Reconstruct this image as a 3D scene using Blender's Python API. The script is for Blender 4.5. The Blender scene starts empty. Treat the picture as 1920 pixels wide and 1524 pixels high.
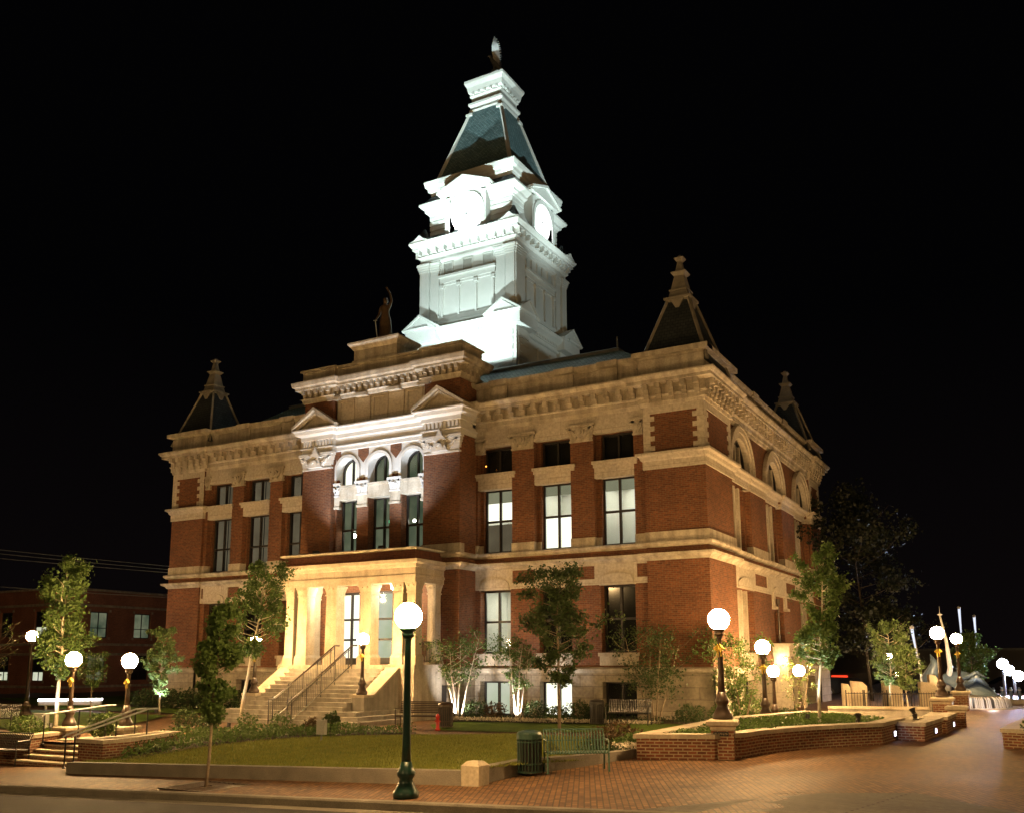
import bpy, bmesh, math, random
from mathutils import Vector, Matrix
R = math.radians
scene = bpy.context.scene
# ------------------------------------------------------------------ camera
cam_d = bpy.data.cameras.new('camera'); cam = bpy.data.objects.new('camera', cam_d)
scene.collection.objects.link(cam); scene.camera = cam
F_PX, PPX, PPY, YAW, PITCH, ROLL = 1756.66, 959.41, 936.03, 0.5125, 0.1713, -0.0039
cam_d.sensor_width = 36.0
cam_d.lens = F_PX / 1920 * 36
cam_d.shift_x = -(PPX - 960) / 1920
cam_d.shift_y = (PPY - 762) / 1920
cam_d.clip_end = 2000
fw = Vector((-math.sin(YAW) * math.cos(PITCH), math.cos(YAW) * math.cos(PITCH), math.sin(PITCH)))
rt = Vector((math.cos(YAW), math.sin(YAW), 0)); up = rt.cross(fw)
r2 = rt * math.cos(ROLL) + up * math.sin(ROLL); u2 = -rt * math.sin(ROLL) + up * math.cos(ROLL)
cam.matrix_world = Matrix(((r2.x, u2.x, -fw.x, 10.779), (r2.y, u2.y, -fw.y, -34.359), (r2.z, u2.z, -fw.z, 2.3), (0, 0, 0, 1)))
# ------------------------------------------------------------------ night sky
world = bpy.data.worlds.new('World'); scene.world = world; world.use_nodes = True
wn = world.node_tree.nodes; wl = world.node_tree.links
bg = wn['Background']
tc = wn.new('ShaderNodeTexCoord'); sx = wn.new('ShaderNodeSeparateXYZ'); cr = wn.new('ShaderNodeValToRGB')
wl.new(tc.outputs['Generated'], sx.inputs[0]); wl.new(sx.outputs['Z'], cr.inputs[0]); wl.new(cr.outputs[0], bg.inputs[0])
cr.color_ramp.elements[0].position = 0.0; cr.color_ramp.elements[0].color = (0.0032, 0.0022, 0.0024, 1)
cr.color_ramp.elements[1].position = 0.35; cr.color_ramp.elements[1].color = (0.0007, 0.0007, 0.0009, 1)
bg.inputs[1].default_value = 1.0
scene.view_settings.view_transform = 'Standard'; scene.view_settings.look = 'None'
scene.view_settings.exposure = 0.0; scene.view_settings.gamma = 1.0
scene.cycles.max_bounces = 5; scene.cycles.diffuse_bounces = 3; scene.cycles.glossy_bounces = 2
scene.cycles.transparent_max_bounces = 6; scene.cycles.transmission_bounces = 2
scene.cycles.sample_clamp_indirect = 4.0; scene.cycles.use_denoising = True
scene.cycles.caustics_reflective = False; scene.cycles.caustics_refractive = False

WARM = (1.0, 0.62, 0.25); WARMW = (1.0, 0.74, 0.42); COOL = (0.8, 1.0, 0.95)
# ------------------------------------------------------------------ helpers
col = scene.collection
class MB:
    """collects faces; T maps local (u, d, z) to scene coordinates"""
    def __init__(s, T=None): s.v = []; s.f = []; s.T = T
    def p(s, *c):
        s.v.append(tuple(s.T(*c)) if s.T else tuple(c)); return len(s.v) - 1
    def poly(s, pts): s.f.append([s.p(*q) for q in pts])
    def box(s, x0, x1, y0, y1, z0, z1):
        i = [s.p(x, y, z) for z in (z0, z1) for x, y in ((x0, y0), (x1, y0), (x1, y1), (x0, y1))]
        s.f += [[i[3], i[2], i[1], i[0]], [i[4], i[5], i[6], i[7]], [i[0], i[1], i[5], i[4]], [i[1], i[2], i[6], i[5]], [i[2], i[3], i[7], i[6]], [i[3], i[0], i[4], i[7]]]
    def frustum(s, cx, cy, a0, b0, z0, a1, b1, z1):
        i = [s.p(cx + x * a, cy + y * b, z) for z, a, b in ((z0, a0, b0), (z1, a1, b1)) for x, y in ((-1, -1), (1, -1), (1, 1), (-1, 1))]
        s.f += [[i[3], i[2], i[1], i[0]], [i[4], i[5], i[6], i[7]], [i[0], i[1], i[5], i[4]], [i[1], i[2], i[6], i[5]], [i[2], i[3], i[7], i[6]], [i[3], i[0], i[4], i[7]]]
    def prism(s, pts, d0, d1):
        """outline pts (u, z) extruded along d"""
        a = [s.p(u, d0, z) for u, z in pts]; b = [s.p(u, d1, z) for u, z in pts]; n = len(pts)
        s.f += [a[::-1], b] + [[a[k], a[(k + 1) % n], b[(k + 1) % n], b[k]] for k in range(n)]
    def slab(s, pts, z0, z1):
        """plan outline pts (x, y) between two heights (numbers or functions)"""
        h0 = z0 if callable(z0) else (lambda x, y: z0); h1 = z1 if callable(z1) else (lambda x, y: z1)
        a = [s.p(x, y, h0(x, y)) for x, y in pts]; b = [s.p(x, y, h1(x, y)) for x, y in pts]; n = len(pts)
        s.f += [a[::-1], b] + [[a[k], a[(k + 1) % n], b[(k + 1) % n], b[k]] for k in range(n)]
    def lathe(s, prof, c=(0, 0, 0), n=16):
        rings = []
        for r, z in prof:
            rings.append([s.p(c[0] + r * math.cos(2 * math.pi * k / n), c[1] + r * math.sin(2 * math.pi * k / n), c[2] + z) for k in range(n)])
        for a, b in zip(rings, rings[1:]):
            s.f += [[a[k], a[(k + 1) % n], b[(k + 1) % n], b[k]] for k in range(n)]
        s.f += [rings[0][::-1], rings[-1]]
    def tube(s, pts, rad, n=6):
        pts = [Vector(q) for q in pts]; rads = rad if isinstance(rad, (list, tuple)) else [rad] * len(pts)
        rings = []
        for k, q in enumerate(pts):
            d = (pts[min(k + 1, len(pts) - 1)] - pts[max(k - 1, 0)]).normalized()
            a = d.cross(Vector((0, 0, 1)) if abs(d.z) < .9 else Vector((1, 0, 0))).normalized(); b = d.cross(a)
            rings.append([s.p(*(q + (a * math.cos(2 * math.pi * j / n) + b * math.sin(2 * math.pi * j / n)) * rads[k])) for j in range(n)])
        for a, b in zip(rings, rings[1:]):
            s.f += [[a[k], a[(k + 1) % n], b[(k + 1) % n], b[k]] for k in range(n)]
        s.f += [rings[0][::-1], rings[-1]]
    def mould(s, path, prof, closed=True):
        """profile [(out, z)...] swept round a plan path, outward = right of travel"""
        n = len(path); off = []
        for d, z in prof:
            ring = []
            for k in range(n):
                a, b, c = Vector(path[k - 1]), Vector(path[k]), Vector(path[(k + 1) % n])
                d1 = (b - a).normalized() if (closed or k > 0) else (c - b).normalized()
                d2 = (c - b).normalized() if (closed or k < n - 1) else d1
                n1 = Vector((d1.y, -d1.x)); n2 = Vector((d2.y, -d2.x)); m = n1 + n2
                m = m / max(.25, m.dot(n1)) if m.length > 1e-6 else n1
                ring.append(s.p(b.x + m.x * d, b.y + m.y * d, z))
            off.append(ring)
        rng = range(n) if closed else range(n - 1)
        for a, b in zip(off, off[1:]):
            s.f += [[a[k], a[(k + 1) % n], b[(k + 1) % n], b[k]] for k in rng]
        if not closed: s.f += [[r[0] for r in off], [r[-1] for r in off][::-1]]
    def holewall(s, u0, u1, z0, z1, d, holes, rev):
        """wall face at depth d with rectangular holes (a, b, lo, hi) and reveals rev deep"""
        us = sorted({u0, u1} | {h[0] for h in holes} | {h[1] for h in holes}); zs = sorted({z0, z1} | {h[2] for h in holes} | {h[3] for h in holes})
        for a, b in zip(us, us[1:]):
            for lo, hi in zip(zs, zs[1:]):
                mu, mz = (a + b) / 2, (lo + hi) / 2
                if any(h[0] < mu < h[1] and h[2] < mz < h[3] for h in holes): continue
                s.poly([(a, d, lo), (b, d, lo), (b, d, hi), (a, d, hi)])
        for a, b, lo, hi in holes:
            e = d - rev
            s.poly([(a, d, lo), (a, e, lo), (a, e, hi), (a, d, hi)]); s.poly([(b, d, lo), (b, e, lo), (b, e, hi), (b, d, hi)])
            s.poly([(a, d, lo), (b, d, lo), (b, e, lo), (a, e, lo)]); s.poly([(a, d, hi), (b, d, hi), (b, e, hi), (a, e, hi)])
    def archwall(s, u0, u1, z0, z1, d, arches, rev, n=14):
        """wall face with arched holes (centre, radius, spring) that start at z0"""
        x = u0
        for c, r, sp in arches:
            s.poly([(x, d, z0), (c - r, d, z0), (c - r, d, z1), (x, d, z1)]); x = c + r
            pr = [(c - r, z0)] + [(c - r * math.cos(math.pi * k / n), sp + r * math.sin(math.pi * k / n)) for k in range(n + 1)] + [(c + r, z0)]
            for (a, za), (b, zb) in zip(pr[1:-1], pr[2:-1]):
                s.poly([(a, d, za), (b, d, zb), (b, d, z1), (a, d, z1)])
            for (a, za), (b, zb) in zip(pr, pr[1:]):
                s.poly([(a, d, za), (b, d, zb), (b, d - rev, zb), (a, d - rev, za)])
        s.poly([(x, d, z0), (u1, d, z0), (u1, d, z1), (x, d, z1)])
    def ring(s, c, r0, r1, sp, d0, d1, z0=None, n=16):
        """arch ring with optional straight legs down to z0"""
        a = [(c - math.cos(math.pi * k / n), math.sin(math.pi * k / n)) for k in range(n + 1)]
        o = [(c + (x - c) * r1, sp + z * r1) for x, z in a]; i = [(c + (x - c) * r0, sp + z * r0) for x, z in a]
        if z0 is not None:
            o = [(c - r1, z0)] + o + [(c + r1, z0)]; i = [(c - r0, z0)] + i + [(c + r0, z0)]
        for k in range(len(o) - 1):
            s.poly([(o[k][0], d1, o[k][1]), (o[k + 1][0], d1, o[k + 1][1]), (i[k + 1][0], d1, i[k + 1][1]), (i[k][0], d1, i[k][1])])
            s.poly([(o[k][0], d0, o[k][1]), (o[k + 1][0], d0, o[k + 1][1]), (o[k + 1][0], d1, o[k + 1][1]), (o[k][0], d1, o[k][1])])
            s.poly([(i[k][0], d0, i[k][1]), (i[k + 1][0], d0, i[k + 1][1]), (i[k + 1][0], d1, i[k + 1][1]), (i[k][0], d1, i[k][1])])
    def build(s, name, mat, parent=None, smooth=False, loc=None, rz=0):
        me = bpy.data.meshes.new(name); me.from_pydata(s.v, [], s.f)
        uv = me.uv_layers.new(name='UVMap'); Z = Vector((0, 0, 1)); data = [0.0] * (2 * len(me.loops))
        for p in me.polygons:
            nn = p.normal
            if abs(nn.z) > .85: t = Vector((1, 0, 0)); b = Vector((0, 1, 0))
            else:
                t = Z.cross(nn).normalized(); b = nn.cross(t)
                if (abs(t.x) > abs(t.y) and t.x < 0) or (abs(t.y) >= abs(t.x) and t.y < 0): t = -t
            for li in p.loop_indices:
                co = me.vertices[me.loops[li].vertex_index].co
                data[2 * li] = co.dot(t); data[2 * li + 1] = co.dot(b)
        uv.data.foreach_set('uv', data)
        if smooth: me.polygons.foreach_set('use_smooth', [True] * len(me.polygons))
        me.materials.append(mat)
        o = bpy.data.objects.new(name, me); col.objects.link(o)
        if parent: o.parent = parent
        if loc is not None: o.location = loc
        o.rotation_euler[2] = rz
        return o
def tag(o, label=None, cat=None, group=None, kind=None):
    if label: o['label'] = label
    if cat: o['category'] = cat
    if group: o['group'] = group
    if kind: o['kind'] = kind
    return o
def empty(name, loc, label, cat, group=None, rz=0):
    o = bpy.data.objects.new(name, None); col.objects.link(o); o.location = loc; o.rotation_euler[2] = rz
    o.empty_display_size = .2
    return tag(o, label, cat, group)
def kids(o): return [c for c in bpy.data.objects if c.parent == o]
def copy_tree(o, parent=None):
    c = o.copy(); col.objects.link(c)
    if parent: c.parent = parent
    for k in list(o.children): copy_tree(k, c)
    return c
def sweep_surface(o): return o
def subdiv(o, maxlen, H):
    """cut a flat sheet finely and lay it on the height field"""
    bm = bmesh.new(); bm.from_mesh(o.data); bmesh.ops.triangulate(bm, faces=bm.faces)
    for _ in range(9):
        es = [e for e in bm.edges if e.calc_length() > maxlen]
        if not es: break
        bmesh.ops.subdivide_edges(bm, edges=es, cuts=1, use_grid_fill=False)
        bmesh.ops.triangulate(bm, faces=[f for f in bm.faces if len(f.verts) > 3])
    for v in bm.verts: v.co.z = H(v.co.x, v.co.y)
    uvl = bm.loops.layers.uv.active
    for f in bm.faces:
        for l in f.loops: l[uvl].uv = (l.vert.co.x, l.vert.co.y)
    bm.normal_update()
    for f in bm.faces:
        if f.normal.z < 0: f.normal_flip()
    bm.to_mesh(o.data); bm.free(); return o
# ------------------------------------------------------------------ materials
def newmat(name, rough=.8, spec=.3):
    m = bpy.data.materials.new(name); m.use_nodes = True; nt = m.node_tree; b = nt.nodes['Principled BSDF']
    b.inputs['Roughness'].default_value = rough; b.inputs['Specular IOR Level'].default_value = spec
    return m, nt, b
def ramp(nt, src, stops):
    r = nt.nodes.new('ShaderNodeValToRGB'); e = r.color_ramp.elements
    e[0].position, e[0].color = stops[0][0], (*stops[0][1], 1); e[1].position, e[1].color = stops[-1][0], (*stops[-1][1], 1)
    for p, c in stops[1:-1]: k = e.new(p); k.color = (*c, 1)
    nt.links.new(src, r.inputs[0]); return r.outputs[0]
def noise(nt, scale, detail=4, coord='Object', rough=.55):
    t = nt.nodes.new('ShaderNodeTexCoord'); n = nt.nodes.new('ShaderNodeTexNoise')
    n.inputs['Scale'].default_value = scale; n.inputs['Detail'].default_value = detail; n.inputs['Roughness'].default_value = rough
    nt.links.new(t.outputs[coord], n.inputs['Vector']); return n.outputs['Fac']
def mix(nt, a, b, fac, mode='MIX'):
    m = nt.nodes.new('ShaderNodeMix'); m.data_type = 'RGBA'; m.blend_type = mode
    if isinstance(fac, (int, float)): m.inputs[0].default_value = fac
    else: nt.links.new(fac, m.inputs[0])
    for k, s in ((6, a), (7, b)):
        if isinstance(s, tuple): m.inputs[k].default_value = (*s, 1)
        else: nt.links.new(s, m.inputs[k])
    return m.outputs[2]
def bump(nt, b, h, strength, dist=.02):
    n = nt.nodes.new('ShaderNodeBump'); n.inputs['Strength'].default_value = strength; n.inputs['Distance'].default_value = dist
    nt.links.new(h, n.inputs['Height']); nt.links.new(n.outputs[0], b.inputs['Normal'])
def mottled(name, c0, c1, scale=3, rough=.8, bmp=.3, spec=.3, metal=0, fine=40, streak=0):
    m, nt, b = newmat(name, rough, spec); b.inputs['Metallic'].default_value = metal
    n = noise(nt, scale); f = noise(nt, fine, 2)
    c = mix(nt, ramp(nt, n, [(.3, c0), (.7, c1)]), ramp(nt, f, [(.25, (.72, .72, .72)), (.75, (1, 1, 1))]), 1.0, 'MULTIPLY')
    if streak:
        t = nt.nodes.new('ShaderNodeTexCoord'); mp = nt.nodes.new('ShaderNodeMapping'); mp.inputs['Scale'].default_value = (3.2, 3.2, .35); nt.links.new(t.outputs['Object'], mp.inputs[0])
        n2 = nt.nodes.new('ShaderNodeTexNoise'); n2.inputs['Scale'].default_value = 1; n2.inputs['Detail'].default_value = 5; nt.links.new(mp.outputs[0], n2.inputs['Vector'])
        c = mix(nt, c, ramp(nt, n2.outputs['Fac'], [(.35, (1 - streak,) * 3), (.6, (1, 1, 1))]), 1.0, 'MULTIPLY')
    nt.links.new(c, b.inputs['Base Color']); bump(nt, b, f, bmp); return m
def bricks(name, c1, c2, mortar, w, h, ms, rough=.85, bmp=.5, stain=.35, rot=0, nscale=.6, offset=.5):
    m, nt, b = newmat(name, rough, .25)
    t = nt.nodes.new('ShaderNodeTexCoord'); mp = nt.nodes.new('ShaderNodeMapping'); mp.inputs['Rotation'].default_value[2] = rot
    nt.links.new(t.outputs['UV'], mp.inputs['Vector'])
    k = nt.nodes.new('ShaderNodeTexBrick'); nt.links.new(mp.outputs[0], k.inputs['Vector'])
    k.inputs['Scale'].default_value = 1; k.inputs['Brick Width'].default_value = w; k.inputs['Row Height'].default_value = h
    k.inputs['Mortar Size'].default_value = ms; k.inputs['Mortar Smooth'].default_value = .2; k.offset = offset
    k.inputs['Color1'].default_value = (*c1, 1); k.inputs['Color2'].default_value = (*c2, 1); k.inputs['Mortar'].default_value = (*mortar, 1)
    n = noise(nt, nscale, 5); f = noise(nt, 9, 3)
    c = mix(nt, k.outputs['Color'], ramp(nt, n, [(.3, (1 - stain,) * 3), (.7, (1, 1, 1))]), 1.0, 'MULTIPLY')
    c = mix(nt, c, ramp(nt, f, [(.3, (.75, .75, .75)), (.7, (1.1, 1.1, 1.1))]), 1.0, 'MULTIPLY')
    nt.links.new(c, b.inputs['Base Color'])
    mx = nt.nodes.new('ShaderNodeMath'); mx.operation = 'SUBTRACT'; mx.inputs[0].default_value = 1
    nt.links.new(k.outputs['Fac'], mx.inputs[1]); bump(nt, b, mx.outputs[0], bmp, .01); return m
def emit(name, color, strength, pattern=None):
    m = bpy.data.materials.new(name); m.use_nodes = True; nt = m.node_tree; nt.nodes.remove(nt.nodes['Principled BSDF'])
    e = nt.nodes.new('ShaderNodeEmission'); e.inputs[0].default_value = (*color, 1); e.inputs[1].default_value = strength
    nt.links.new(e.outputs[0], nt.nodes['Material Output'].inputs[0])
    if pattern:
        nt.links.new(pattern(nt), e.inputs[0])
    return m
M = {}
M['brick'] = bricks('red brick', (.235, .086, .036), (.145, .054, .026), (.2, .135, .085), .22, .075, .009)
M['brick_dark'] = bricks('dark red brick', (.2, .07, .04), (.15, .05, .03), (.16, .1, .07), .22, .075, .009)
M['brick_tan'] = bricks('planter brick', (.3, .1, .045), (.17, .06, .03), (.42, .33, .22), .21, .072, .014, stain=.25)
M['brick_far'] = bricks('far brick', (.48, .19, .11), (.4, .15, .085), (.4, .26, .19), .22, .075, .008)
M['stone'] = mottled('limestone', (.44, .37, .27), (.62, .55, .44), 1.3, .85, .35, streak=.35, fine=14)
M['stone_block'] = bricks('limestone blocks', (.42, .36, .27), (.34, .29, .22), (.24, .2, .15), 1.1, .44, .014, stain=.4, nscale=1.2)
M['ashlar'] = bricks('smooth limestone panels', (.56, .49, .39), (.5, .44, .35), (.34, .29, .23), 1.25, .9, .009, stain=.15)
M['floodlit_stone'] = mottled('floodlit stone', (.58, .56, .52), (.7, .68, .64), 1.5, .7, .15)  # limestone with the white floodlight of the porch bay put into its colour
M['trim_grey'] = mottled('weathered grey trim', (.2, .18, .14), (.32, .29, .24), 3, .7, .2)  # darker and greyer than the wall limestone
M['white'] = mottled('white paint', (.72, .75, .72), (.8, .82, .8), 1.5, .55, .05)
M['cap_stone'] = mottled('precast cap', (.5, .42, .3), (.66, .57, .43), 2, .8, .25, streak=.2, fine=18)
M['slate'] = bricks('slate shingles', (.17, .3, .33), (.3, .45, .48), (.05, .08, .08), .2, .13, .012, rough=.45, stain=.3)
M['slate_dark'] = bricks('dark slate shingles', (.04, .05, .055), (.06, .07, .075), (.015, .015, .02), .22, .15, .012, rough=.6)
M['lead'] = mottled('lead grey metal', (.16, .17, .17), (.24, .25, .25), 4, .5, .1)
M['frame'] = mottled('dark bronze frame', (.02, .018, .016), (.035, .03, .026), 5, .4, .05, .4)
M['black_metal'] = mottled('black painted metal', (.018, .016, .014), (.03, .026, .022), 6, .35, .1, .5)
M['brown_metal'] = mottled('dark bronze painted metal', (.045, .028, .018), (.07, .045, .03), 6, .35, .1, .5)
M['green_metal'] = mottled('green painted metal', (.006, .034, .026), (.011, .05, .038), 6, .35, .1, .5)
M['bronze'] = mottled('bronze', (.11, .07, .04), (.17, .11, .06), 6, .45, .2, .5, .3)
M['silver'] = mottled('silvery metal', (.5, .52, .55), (.62, .64, .66), 6, .4, .1, .5)
M['concrete'] = mottled('concrete', (.32, .29, .24), (.48, .44, .37), 2, .85, .4, streak=.3)
M['concrete_dark'] = mottled('old concrete', (.2, .18, .15), (.3, .27, .22), 2, .85, .4)
M['asphalt'] = mottled('asphalt', (.04, .038, .036), (.06, .057, .053), 1.2, .8, .6, fine=90)
M['bark'] = mottled('bark', (.16, .12, .08), (.3, .24, .17), 9, .9, .6)
M['bark_unlit'] = mottled('unlit bark', (.02, .016, .01), (.04, .03, .02), 9, .9, .6)  # near-black: shade on the far trunk is painted into the bark
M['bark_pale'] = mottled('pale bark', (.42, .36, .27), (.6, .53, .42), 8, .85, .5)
M['soil'] = mottled('mulch', (.03, .018, .01), (.07, .045, .03), 8, .95, .9)
M['gold'] = mottled('yellow ribbon cloth', (.62, .42, .05), (.75, .55, .1), 6, .6, .1)
M['curtain'] = mottled('curtain cloth', (.3, .28, .24), (.4, .38, .33), 1.5, .9, .1)
M['room_wall'] = mottled('room paint', (.6, .6, .54), (.66, .66, .6), 1, .9, .05)
M['dark_inside'] = mottled('dark interior', (.015, .014, .013), (.03, .028, .026), 1, .9, .05)  # near-black colour painted for the darkness of unlit rooms
M['grey_box'] = mottled('grey enamel', (.3, .3, .27), (.36, .36, .33), 3, .6, .1)
M['red_paint'] = mottled('red paint', (.45, .02, .015), (.55, .04, .03), 3, .4, .1, .5)
M['blue_grey'] = mottled('blue grey metal', (.09, .14, .2), (.15, .21, .28), 2, .4, .1, .5, .2)
M['far_wall'] = mottled('far building', (.14, .13, .12), (.2, .18, .17), .4, .9, .1)
M['car_paint'] = mottled('dark car paint', (.02, .022, .03), (.03, .03, .04), 2, .15, .02, .6)
def leafmat(name, c0, c1, rough=.55):
    m, nt, b = newmat(name, rough, .35); n = noise(nt, 2.2, 3)
    nt.links.new(ramp(nt, n, [(.3, c0), (.7, c1)]), b.inputs['Base Color'])
    tr = nt.nodes.new('ShaderNodeBsdfTranslucent'); tr.inputs[0].default_value = (*[c * 1.3 for c in c1], 1)
    ms = nt.nodes.new('ShaderNodeMixShader'); ms.inputs[0].default_value = .25
    nt.links.new(b.outputs[0], ms.inputs[1]); nt.links.new(tr.outputs[0], ms.inputs[2]); nt.links.new(ms.outputs[0], nt.nodes['Material Output'].inputs[0])
    return m
M['leaf'] = leafmat('leaves', (.045, .085, .018), (.09, .14, .035))
M['blade'] = leafmat('grass blades', (.12, .14, .02), (.2, .21, .04))
M['leaf_dark'] = leafmat('dark leaves', (.03, .05, .014), (.055, .085, .025))
M['leaf_unlit'] = leafmat('unlit distant leaves', (.007, .01, .004), (.013, .017, .006))  # night darkness of the far trees is put into the leaf colour
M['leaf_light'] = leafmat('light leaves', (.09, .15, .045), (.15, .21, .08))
M['leaf_red'] = leafmat('reddish leaves', (.07, .035, .015), (.1, .07, .03))
M['petal'] = mottled('pale petals', (.6, .5, .4), (.75, .68, .55), 5, .7, .1)
def lawnmat():
    m, nt, b = newmat('lawn', .9, .15); f = noise(nt, 38, 4); n = noise(nt, .8, 3); s = noise(nt, 5, 3)
    c = mix(nt, ramp(nt, n, [(.3, (.085, .14, .018)), (.7, (.13, .2, .03))]), ramp(nt, f, [(.3, (.45, .45, .4)), (.7, (1.25, 1.25, 1.1))]), 1.0, 'MULTIPLY')
    c = mix(nt, c, ramp(nt, s, [(.3, (.75, .75, .7)), (.7, (1.1, 1.1, 1.1))]), 1.0, 'MULTIPLY')
    nt.links.new(c, b.inputs['Base Color']); bump(nt, b, f, .9, .05); return m
M['lawn'] = lawnmat()
M['paver'] = bricks('brick pavers', (.33, .17, .075), (.16, .08, .04), (.1, .065, .035), .2, .1, .012, rough=.7, bmp=.9, stain=.45, rot=R(65), nscale=.5)
M['ramp'] = bricks('ribbed concrete', (.27, .25, .21), (.22, .2, .17), (.06, .05, .04), 30, .1, .022, rough=.8, bmp=.8, rot=R(12))
M['globe'] = emit('globe glass lit', (1.0, .6, .24), 600)
M['globe_far'] = emit('far globe glass lit', (1.0, .68, .36), 160)
M['clock'] = emit('lit clock dial', (.95, 1.0, 1.0), 5.5)
M['white_light'] = emit('white lamp lens', (.95, .9, 1.0), 40)
M['blue_light'] = emit('blue white lamp lens', (.62, .7, 1.0), 500)
M['ceil_light'] = emit('ceiling light panel', (1.0, .95, .8), 42)
M['step_light'] = emit('step light lens', (.85, .75, 1.0), 9)
M['red_light'] = emit('red sign light', (1.0, .06, .02), 1.6)
M['exit_green'] = emit('green sign light', (.05, 1.0, .45), 2.0)
M['green_wall'] = mottled('green painted wall', (.1, .32, .2), (.14, .4, .26), 1, .9, .05)
M['amber'] = emit('small amber lamp', (1.0, .35, .05), 5)
def litmat(name, c0, c1, st, bx=.17, by=3.0, dark=.75):
    """blinds or a lit wall seen behind glass: broad folds and some blotches"""
    def pat(nt):
        t = nt.nodes.new('ShaderNodeTexCoord'); w = nt.nodes.new('ShaderNodeTexWave'); w.inputs['Scale'].default_value = 1 / bx; w.inputs['Distortion'].default_value = .6
        w.bands_direction = 'X'; nt.links.new(t.outputs['UV'], w.inputs['Vector'])
        n = noise(nt, .9, 2)
        c = ramp(nt, n, [(.3, c0), (.7, c1)])
        return mix(nt, c, ramp(nt, w.outputs['Fac'], [(0, (dark,) * 3), (1, (1, 1, 1))]), 1.0, 'MULTIPLY')
    return emit(name, c1, st, pat)
M['lit_blind'] = litmat('backlit blinds', (1.0, .92, .7), (1.0, 1.0, .88), 1.9, dark=.85)
M['lit_cool'] = litmat('lit office blind', (.7, .78, .5), (1.0, 1.0, .8), .8)
M['dim_blind'] = litmat('dimly lit blind', (.13, .1, .06), (.2, .16, .1), .8)
M['dim_green'] = litmat('dim hall behind glass', (.05, .075, .045), (.2, .21, .13), .9)
M['dim_cream'] = litmat('cream roller blind', (.28, .27, .17), (.36, .34, .22), .9)
def panemat():
    m = bpy.data.materials.new('window glass'); m.use_nodes = True; nt = m.node_tree; nt.nodes.remove(nt.nodes['Principled BSDF'])
    a = nt.nodes.new('ShaderNodeBsdfTransparent'); a.inputs[0].default_value = (.86, .9, .88, 1)
    g = nt.nodes.new('ShaderNodeBsdfGlossy'); g.inputs['Roughness'].default_value = .08
    f = nt.nodes.new('ShaderNodeFresnel'); f.inputs[0].default_value = 1.5
    x = nt.nodes.new('ShaderNodeMixShader'); nt.links.new(f.outputs[0], x.inputs[0]); nt.links.new(a.outputs[0], x.inputs[1]); nt.links.new(g.outputs[0], x.inputs[2])
    nt.links.new(x.outputs[0], nt.nodes['Material Output'].inputs[0]); return m
M['pane'] = panemat()
# ================================================================== COURTHOUSE
LX, DY = -29.463, 21.17
TF = lambda u, d, z: (u, -d, z)              # front side
TR = lambda u, d, z: (d, u, z)               # right side
TL = lambda u, d, z: (LX - d, u, z)          # left side
TB = lambda u, d, z: (u, DY + d, z)          # back
CH = empty('courthouse', (0, 0, 0), 'red brick and limestone courthouse with a floodlit white clock tower and a columned porch', 'courthouse')
def part(mb, name, mat, parent=None, smooth=False, label=None):
    return tag(mb.build(name, mat, parent or CH, smooth), label)
PVL, PVR, PVY = -19.24, -10.42, -1.2         # central pavilion
foot = [(LX, 0), (-27.15, 0), (-27.15, .15), (PVL, .15), (PVL, PVY), (PVR, PVY), (PVR, .15), (-2.5, .15), (-2.5, 0), (0, 0),
        (0, 3.5), (-.15, 3.5), (-.15, 18.7), (0, 18.7), (0, DY), (LX, DY), (LX, 18.7), (LX + .15, 18.7), (LX + .15, 3.5), (LX, 3.5)]
BAYS = [-3.82, -6.6, -9.45]; LBAYS = [-26.12, -23.58, -20.9]
SB = [5.3, 11.0, 16.8]                        # side bay centres
# --- stone basement
m = MB(TF)
for a, b, d in ((LX, -27.15, .06), (PVL, PVR, 1.28), (-2.5, 0, .06)):
    m.holewall(a, b, -.8, 1.83, d, [], .3)
for a, b, bs in ((-27.15, PVL, LBAYS), (PVR, -2.5, BAYS)):
    m.holewall(a, b, -.8, 1.83, -.09, [(c - .72, c + .72, .1, 1.5) for c in bs], .45)
for x, s in ((PVL, 0), (PVR, 0)): m.poly([(x, -.09, -.8), (x, 1.28, -.8), (x, 1.28, 1.83), (x, -.09, 1.83)])
m.T = TR
m.holewall(0, 3.5, -.8, 1.83, .06, [], .3); m.holewall(3.5, 18.7, -.8, 1.83, -.09, [(c - 1.1, c + 1.1, .1, 1.5) for c in (5.3, 16.8)], .45); m.holewall(18.7, DY, -.8, 1.83, .06, [], .3)
m.T = TL; m.holewall(0, DY, -.8, 1.83, .06, [], .3)
m.T = TB; m.holewall(LX, 0, -.8, 1.83, .06, [], .3)
part(m, 'stone_base', M['stone_block'])
m = MB(); m.mould(foot, [(0, 1.83), (.1, 1.84), (.16, 1.92), (.16, 2.02), (.02, 2.08), (-.1, 2.08)]); part(m, 'water_table', M['stone'])
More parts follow.
